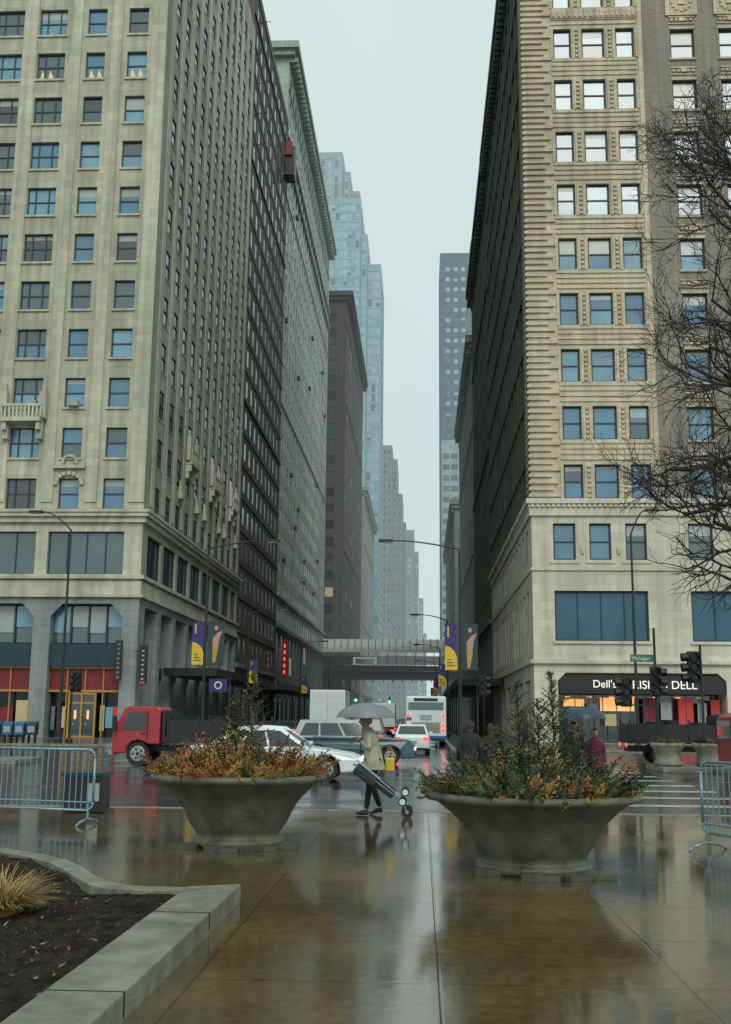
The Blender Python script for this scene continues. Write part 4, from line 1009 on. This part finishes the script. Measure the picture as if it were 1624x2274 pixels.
    for a in range(nv):
        for b in range(nu): b2=(b+1)%nu; q.f.append((a*nu+b,a*nu+b2,(a+1)*nu+b2,(a+1)*nu+b)); q.mi.append(mi)
    q.done('head',g,True)
    q=MB()
    for sy in(-1,1):
        e=hc+V((.082,sy*.03,.003)); q.lathe([(.001,-.011),(.008,-.008),(.011,0),(.008,.008),(.001,.011)],e,'white',10); q.lathe([(.001,-.006),(.005,0),(.001,.006)],e+V((.009,0,0)),'black',8)
        q.lathe([(.001,-.032),(.010,-.022),(.014,0),(.016,.016),(.010,.028),(.001,.032)],hc+V((-.005,sy*.079,-.008)),'skin',8,1.2,.5)
    q.box(hc.x+.083,hc.x+.09,-.022,.022,hc.z-.062,hc.z-.055,'maroon')
    q.done('face_details',g,True)
    q=MB(); mi=q.m(hair)
    for a in range(11):
        ph=math.pi*.62*a/10
        for b in range(nu):
            t=6.283185*b/nu; dx,dy,dz=math.sin(ph)*math.cos(t),math.sin(ph)*math.sin(t),math.cos(ph)
            k=1.13+.04*noise.noise(V((dx*5,dy*5,dz*5)))
            if dx>.35 and dz<.45: k=.86
            q.v.append((hc.x-.008+dx*.100*k,hc.y+dy*.080*k,hc.z+.006+dz*.117*k))
    for a in range(10):
        for b in range(nu): b2=(b+1)%nu; q.f.append((a*nu+b,a*nu+b2,(a+1)*nu+b2,(a+1)*nu+b)); q.mi.append(mi)
    q.done('hair',g,True)
    return g
def umbrella(x,y,z,R,k,hand_z,hx=0):
    g=group('umbrella',(x,y,z),local=True); q=MB(); mi=q.m(k); seg=8; sub=4; n=6
    H_=R*.52
    for a in range(n+1):
        t=a/n; r=R*math.sin(t*math.pi/2*.98); zz=H_*math.cos(t*math.pi/2)
        for b in range(seg*sub):
            an=6.283185*b/(seg*sub); ph=(b%sub)/sub; sc=1-.06*t*math.sin(ph*math.pi)
            q.v.append((r*sc*math.cos(an),r*sc*math.sin(an),zz+ .03*R*t*t*math.sin(ph*math.pi)))
    ns=seg*sub
    for a in range(n):
        for b in range(ns): b2=(b+1)%ns; q.f.append((a*ns+b,a*ns+b2,(a+1)*ns+b2,(a+1)*ns+b)); q.mi.append(mi)
    q.done('canopy',g,True); q=MB()
    q.tube((0,0,H_+.07),(hx,0,hand_z-z-.08),.008,.008,'black',6)
    for b in range(8):
        an=6.283185*b/8; pr=None
        for a in range(n+1):
            t=a/n; p=V((R*math.sin(t*math.pi/2*.98)*math.cos(an),R*math.sin(t*math.pi/2*.98)*math.sin(an),H_*math.cos(t*math.pi/2)-.008))
            if pr is not None: q.tube(pr,p,.004,.004,'black',4)
            pr=p
        q.tube((0,0,H_*.35),(R*.5*math.cos(an),R*.5*math.sin(an),H_*.75),.003,.003,'black',4)
    q.path([V((hx,0,hand_z-z-.08)),V((hx,0,hand_z-z-.15)),V((hx+.02,0,hand_z-z-.19)),V((hx+.05,0,hand_z-z-.18)),V((hx+.055,0,hand_z-z-.15))],.012,'black')
    q.done('shaft_and_ribs',g,True)
M['umbG']=mat('umbrella_fabric_grey',(.17,.19,.205),.45,var=.15,scale=6)
M['umbB']=mat('umbrella_fabric_navy',(.015,.045,.07),.4)
person('pedestrian',-.84,19.55,0,math.pi,1.70,(.33,.34,.25),(.012,.013,.016),'hairg',
   arms=[((.06,.22,1.14),(.22,.10,1.27)),((-.08,-.25,1.10),(-.14,-.26,.84))],lean=.08,stride=.6,hem=.78)
umbrella(-.98,19.5,1.66,.52,'umbG',1.26,-.09)
g=group('shopping_trolley',(-.74,19.15,0),0,True); q=MB()
M['bagk']=mat('trolley_bag_black',(.014,.019,.022),.6,var=.2,scale=6,bump=.4)
a=V((-.42,0,.88)); b_=V((.32,0,.34)); d=(b_-a).normalized(); up=V((.57,0,.82)).normalized()
q.obox(a,d,up,V((0,-1,0)),.05,.50,-.12,.07,-.15,.15,'bagk'); q.obox(a,d,up,V((0,-1,0)),.50,.86,-.08,.09,-.13,.13,'bagk'); q.done('bag',g,False,.04,3)
q=MB()
for s in(-.14,.14):
    q.tube(a+V((-.0,s,0)),b_+V((.1,s,-.06)),.011,.011,'steel',6,True)
    q.tube(a+up*.09+V((0,s*1.1,0)),b_+up*.02+V((.05,s*1.1,.0)),.008,.008,'steel',5,True)
    for c in(V((.42,s*1.2,.27)),V((.47,s*1.2,.43))):
        q.tube(c+V((0,-.025,0)),c+V((0,.025,0)),.07,.07,'tyre',16,True); q.tube(c+V((0,-.03,0)),c+V((0,.03,0)),.05,.05,'white',12,True)
        q.tube(c,b_+V((.02,s,0)),.009,.009,'steel',5)
    q.tube(V((.50,s*1.1,.10)),V((.50,s*1.1+.03,.10)),.10,.10,'tyre',16,True); q.tube(V((.50,s*1.1-.005,.10)),V((.50,s*1.1+.035,.10)),.03,.03,'hub',10,True)
    q.tube(V((.50,s*1.1,.10)),V((.42,s*1.2,.27)),.010,.010,'steel',5)
q.tube(a+V((0,-.14,0)),a+V((0,.14,0)),.012,.012,'steel',6,True)
q.done('frame_and_wheels',g)
g=group('yellow_tote_bag',(-.55,19.6,.74),0,True); q=MB(); q.box(-.08,.08,-.05,.05,0,.24,'yellow'); q.done('bag',g,False,.03,3); q=MB(); q.path([V((-.05,0,.23)),V((-.04,0,.38)),V((.0,0,.42)),V((.04,0,.38)),V((.05,0,.23))],.006,'yellow'); q.done('handle',g)
person('pedestrian',1.05,23.9,-.136,math.radians(80),1.72,(.012,.014,.018),(.012,.012,.015))
person('pedestrian',1.55,24.4,-.136,math.radians(95),1.66,(.015,.016,.02),(.02,.02,.025))
person('pedestrian',3.55,26.0,-.136,math.radians(-95),1.72,(.015,.018,.022),(.012,.012,.015),arms=[((.06,.22,1.12),(.22,.12,1.24)),((0,-.24,1.12),(.1,-.24,.88))])
umbrella(3.75,25.8,1.68,.55,'umbB',1.2,0)
person('pedestrian',4.1,26.4,-.136,math.radians(-90),1.58,(.12,.02,.05),(.02,.02,.03))
person('pedestrian',6.0,64,0,math.radians(0),1.72,(.02,.02,.025),(.02,.02,.025)); person('pedestrian',-17.5,70,0,math.radians(200),1.72,(.02,.03,.04),(.02,.02,.025))
g=group('litter_bin',(-5.9,19.4,0),local=True); q=MB(); q.box(-.35,.35,-.25,.25,.02,.62,'black'); q.box(-.38,.38,-.28,.28,.62,.68,'navy'); q.box(.1,.3,-.26,-.25,.2,.5,'gE'); q.done('body',g,False)

# ================================================================== haze, world, light, camera
m=bpy.data.materials.new('rain_haze'); m.use_nodes=True; nt=m.node_tree; nt.nodes.clear()
out=nt.nodes.new('ShaderNodeOutputMaterial'); ab=nt.nodes.new('ShaderNodeVolumeAbsorption'); em=nt.nodes.new('ShaderNodeEmission'); ad=nt.nodes.new('ShaderNodeAddShader')
SIG=.0006
ab.inputs['Color'].default_value=(0,0,0,1); ab.inputs['Density'].default_value=SIG
em.inputs['Color'].default_value=(.57,.69,.70,1); em.inputs['Strength'].default_value=SIG
nt.links.new(ab.outputs[0],ad.inputs[0]); nt.links.new(em.outputs[0],ad.inputs[1]); nt.links.new(ad.outputs[0],out.inputs['Volume'])
M['haze']=m
q=MB(); q.box(-600,600,150,1400,-.05,420,'haze'); q.done('rain_haze')

w=bpy.data.worlds.new('World'); S.world=w; w.use_nodes=True; nt=w.node_tree
bg=nt.nodes['Background']; sky=nt.nodes.new('ShaderNodeTexSky'); sky.sky_type='NISHITA'; sky.sun_disc=False
el=math.radians(42); az=math.radians(165)
sky.sun_elevation=el; sky.sun_rotation=az; sky.air_density=2; sky.dust_density=5
hs=nt.nodes.new('ShaderNodeHueSaturation'); hs.inputs['Saturation'].default_value=.25; nt.links.new(sky.outputs[0],hs.inputs['Color'])
mx=nt.nodes.new('ShaderNodeMix'); mx.data_type='RGBA'; mx.inputs[0].default_value=.88
tc=nt.nodes.new('ShaderNodeTexCoord'); no=nt.nodes.new('ShaderNodeTexNoise'); no.inputs['Scale'].default_value=3.0; no.inputs['Detail'].default_value=5
nt.links.new(tc.outputs['Generated'],no.inputs[0])
cr=nt.nodes.new('ShaderNodeMix'); cr.data_type='RGBA'; cr.inputs[6].default_value=(6.4,8.1,8.0,1); cr.inputs[7].default_value=(8.3,9.5,9.2,1)
nt.links.new(no.outputs[0],cr.inputs[0])
nt.links.new(hs.outputs[0],mx.inputs[6]); nt.links.new(cr.outputs[2],mx.inputs[7]); nt.links.new(mx.outputs[2],bg.inputs[0]); bg.inputs[1].default_value=.1
sl=bpy.data.lights.new('overcast_sun','SUN'); sl.energy=1.4; sl.angle=math.radians(35); sl.color=(1,.95,.82)
so=bpy.data.objects.new('overcast_sun',sl); COL.objects.link(so)
sd=V((math.sin(az)*math.cos(el),math.cos(az)*math.cos(el),math.sin(el)))
so.rotation_euler=sd.to_track_quat('Z','Y').to_euler(); so.location=(0,-20,60)

p=math.radians(10.69);th=math.radians(3.0);r=.0099
F=V((-math.sin(th)*math.cos(p),math.cos(th)*math.cos(p),math.sin(p)))
R0=V((math.cos(th),math.sin(th),0)); U0=R0.cross(F)
R1=(R0+U0*r).normalized(); U1=R1.cross(F)
cam=bpy.data.cameras.new('camera'); co=bpy.data.objects.new('camera',cam); COL.objects.link(co)
mt=Matrix((R1,U1,-F)).transposed().to_4x4(); mt.translation=V((0,0,1.7)); co.matrix_world=mt
cam.sensor_fit='VERTICAL'; cam.sensor_height=36; cam.sensor_width=36; cam.lens=2400/2274*36; cam.clip_end=6000; cam.clip_start=.05
S.camera=co
S.view_settings.view_transform='Standard'; S.view_settings.look='None'; S.view_settings.exposure=0
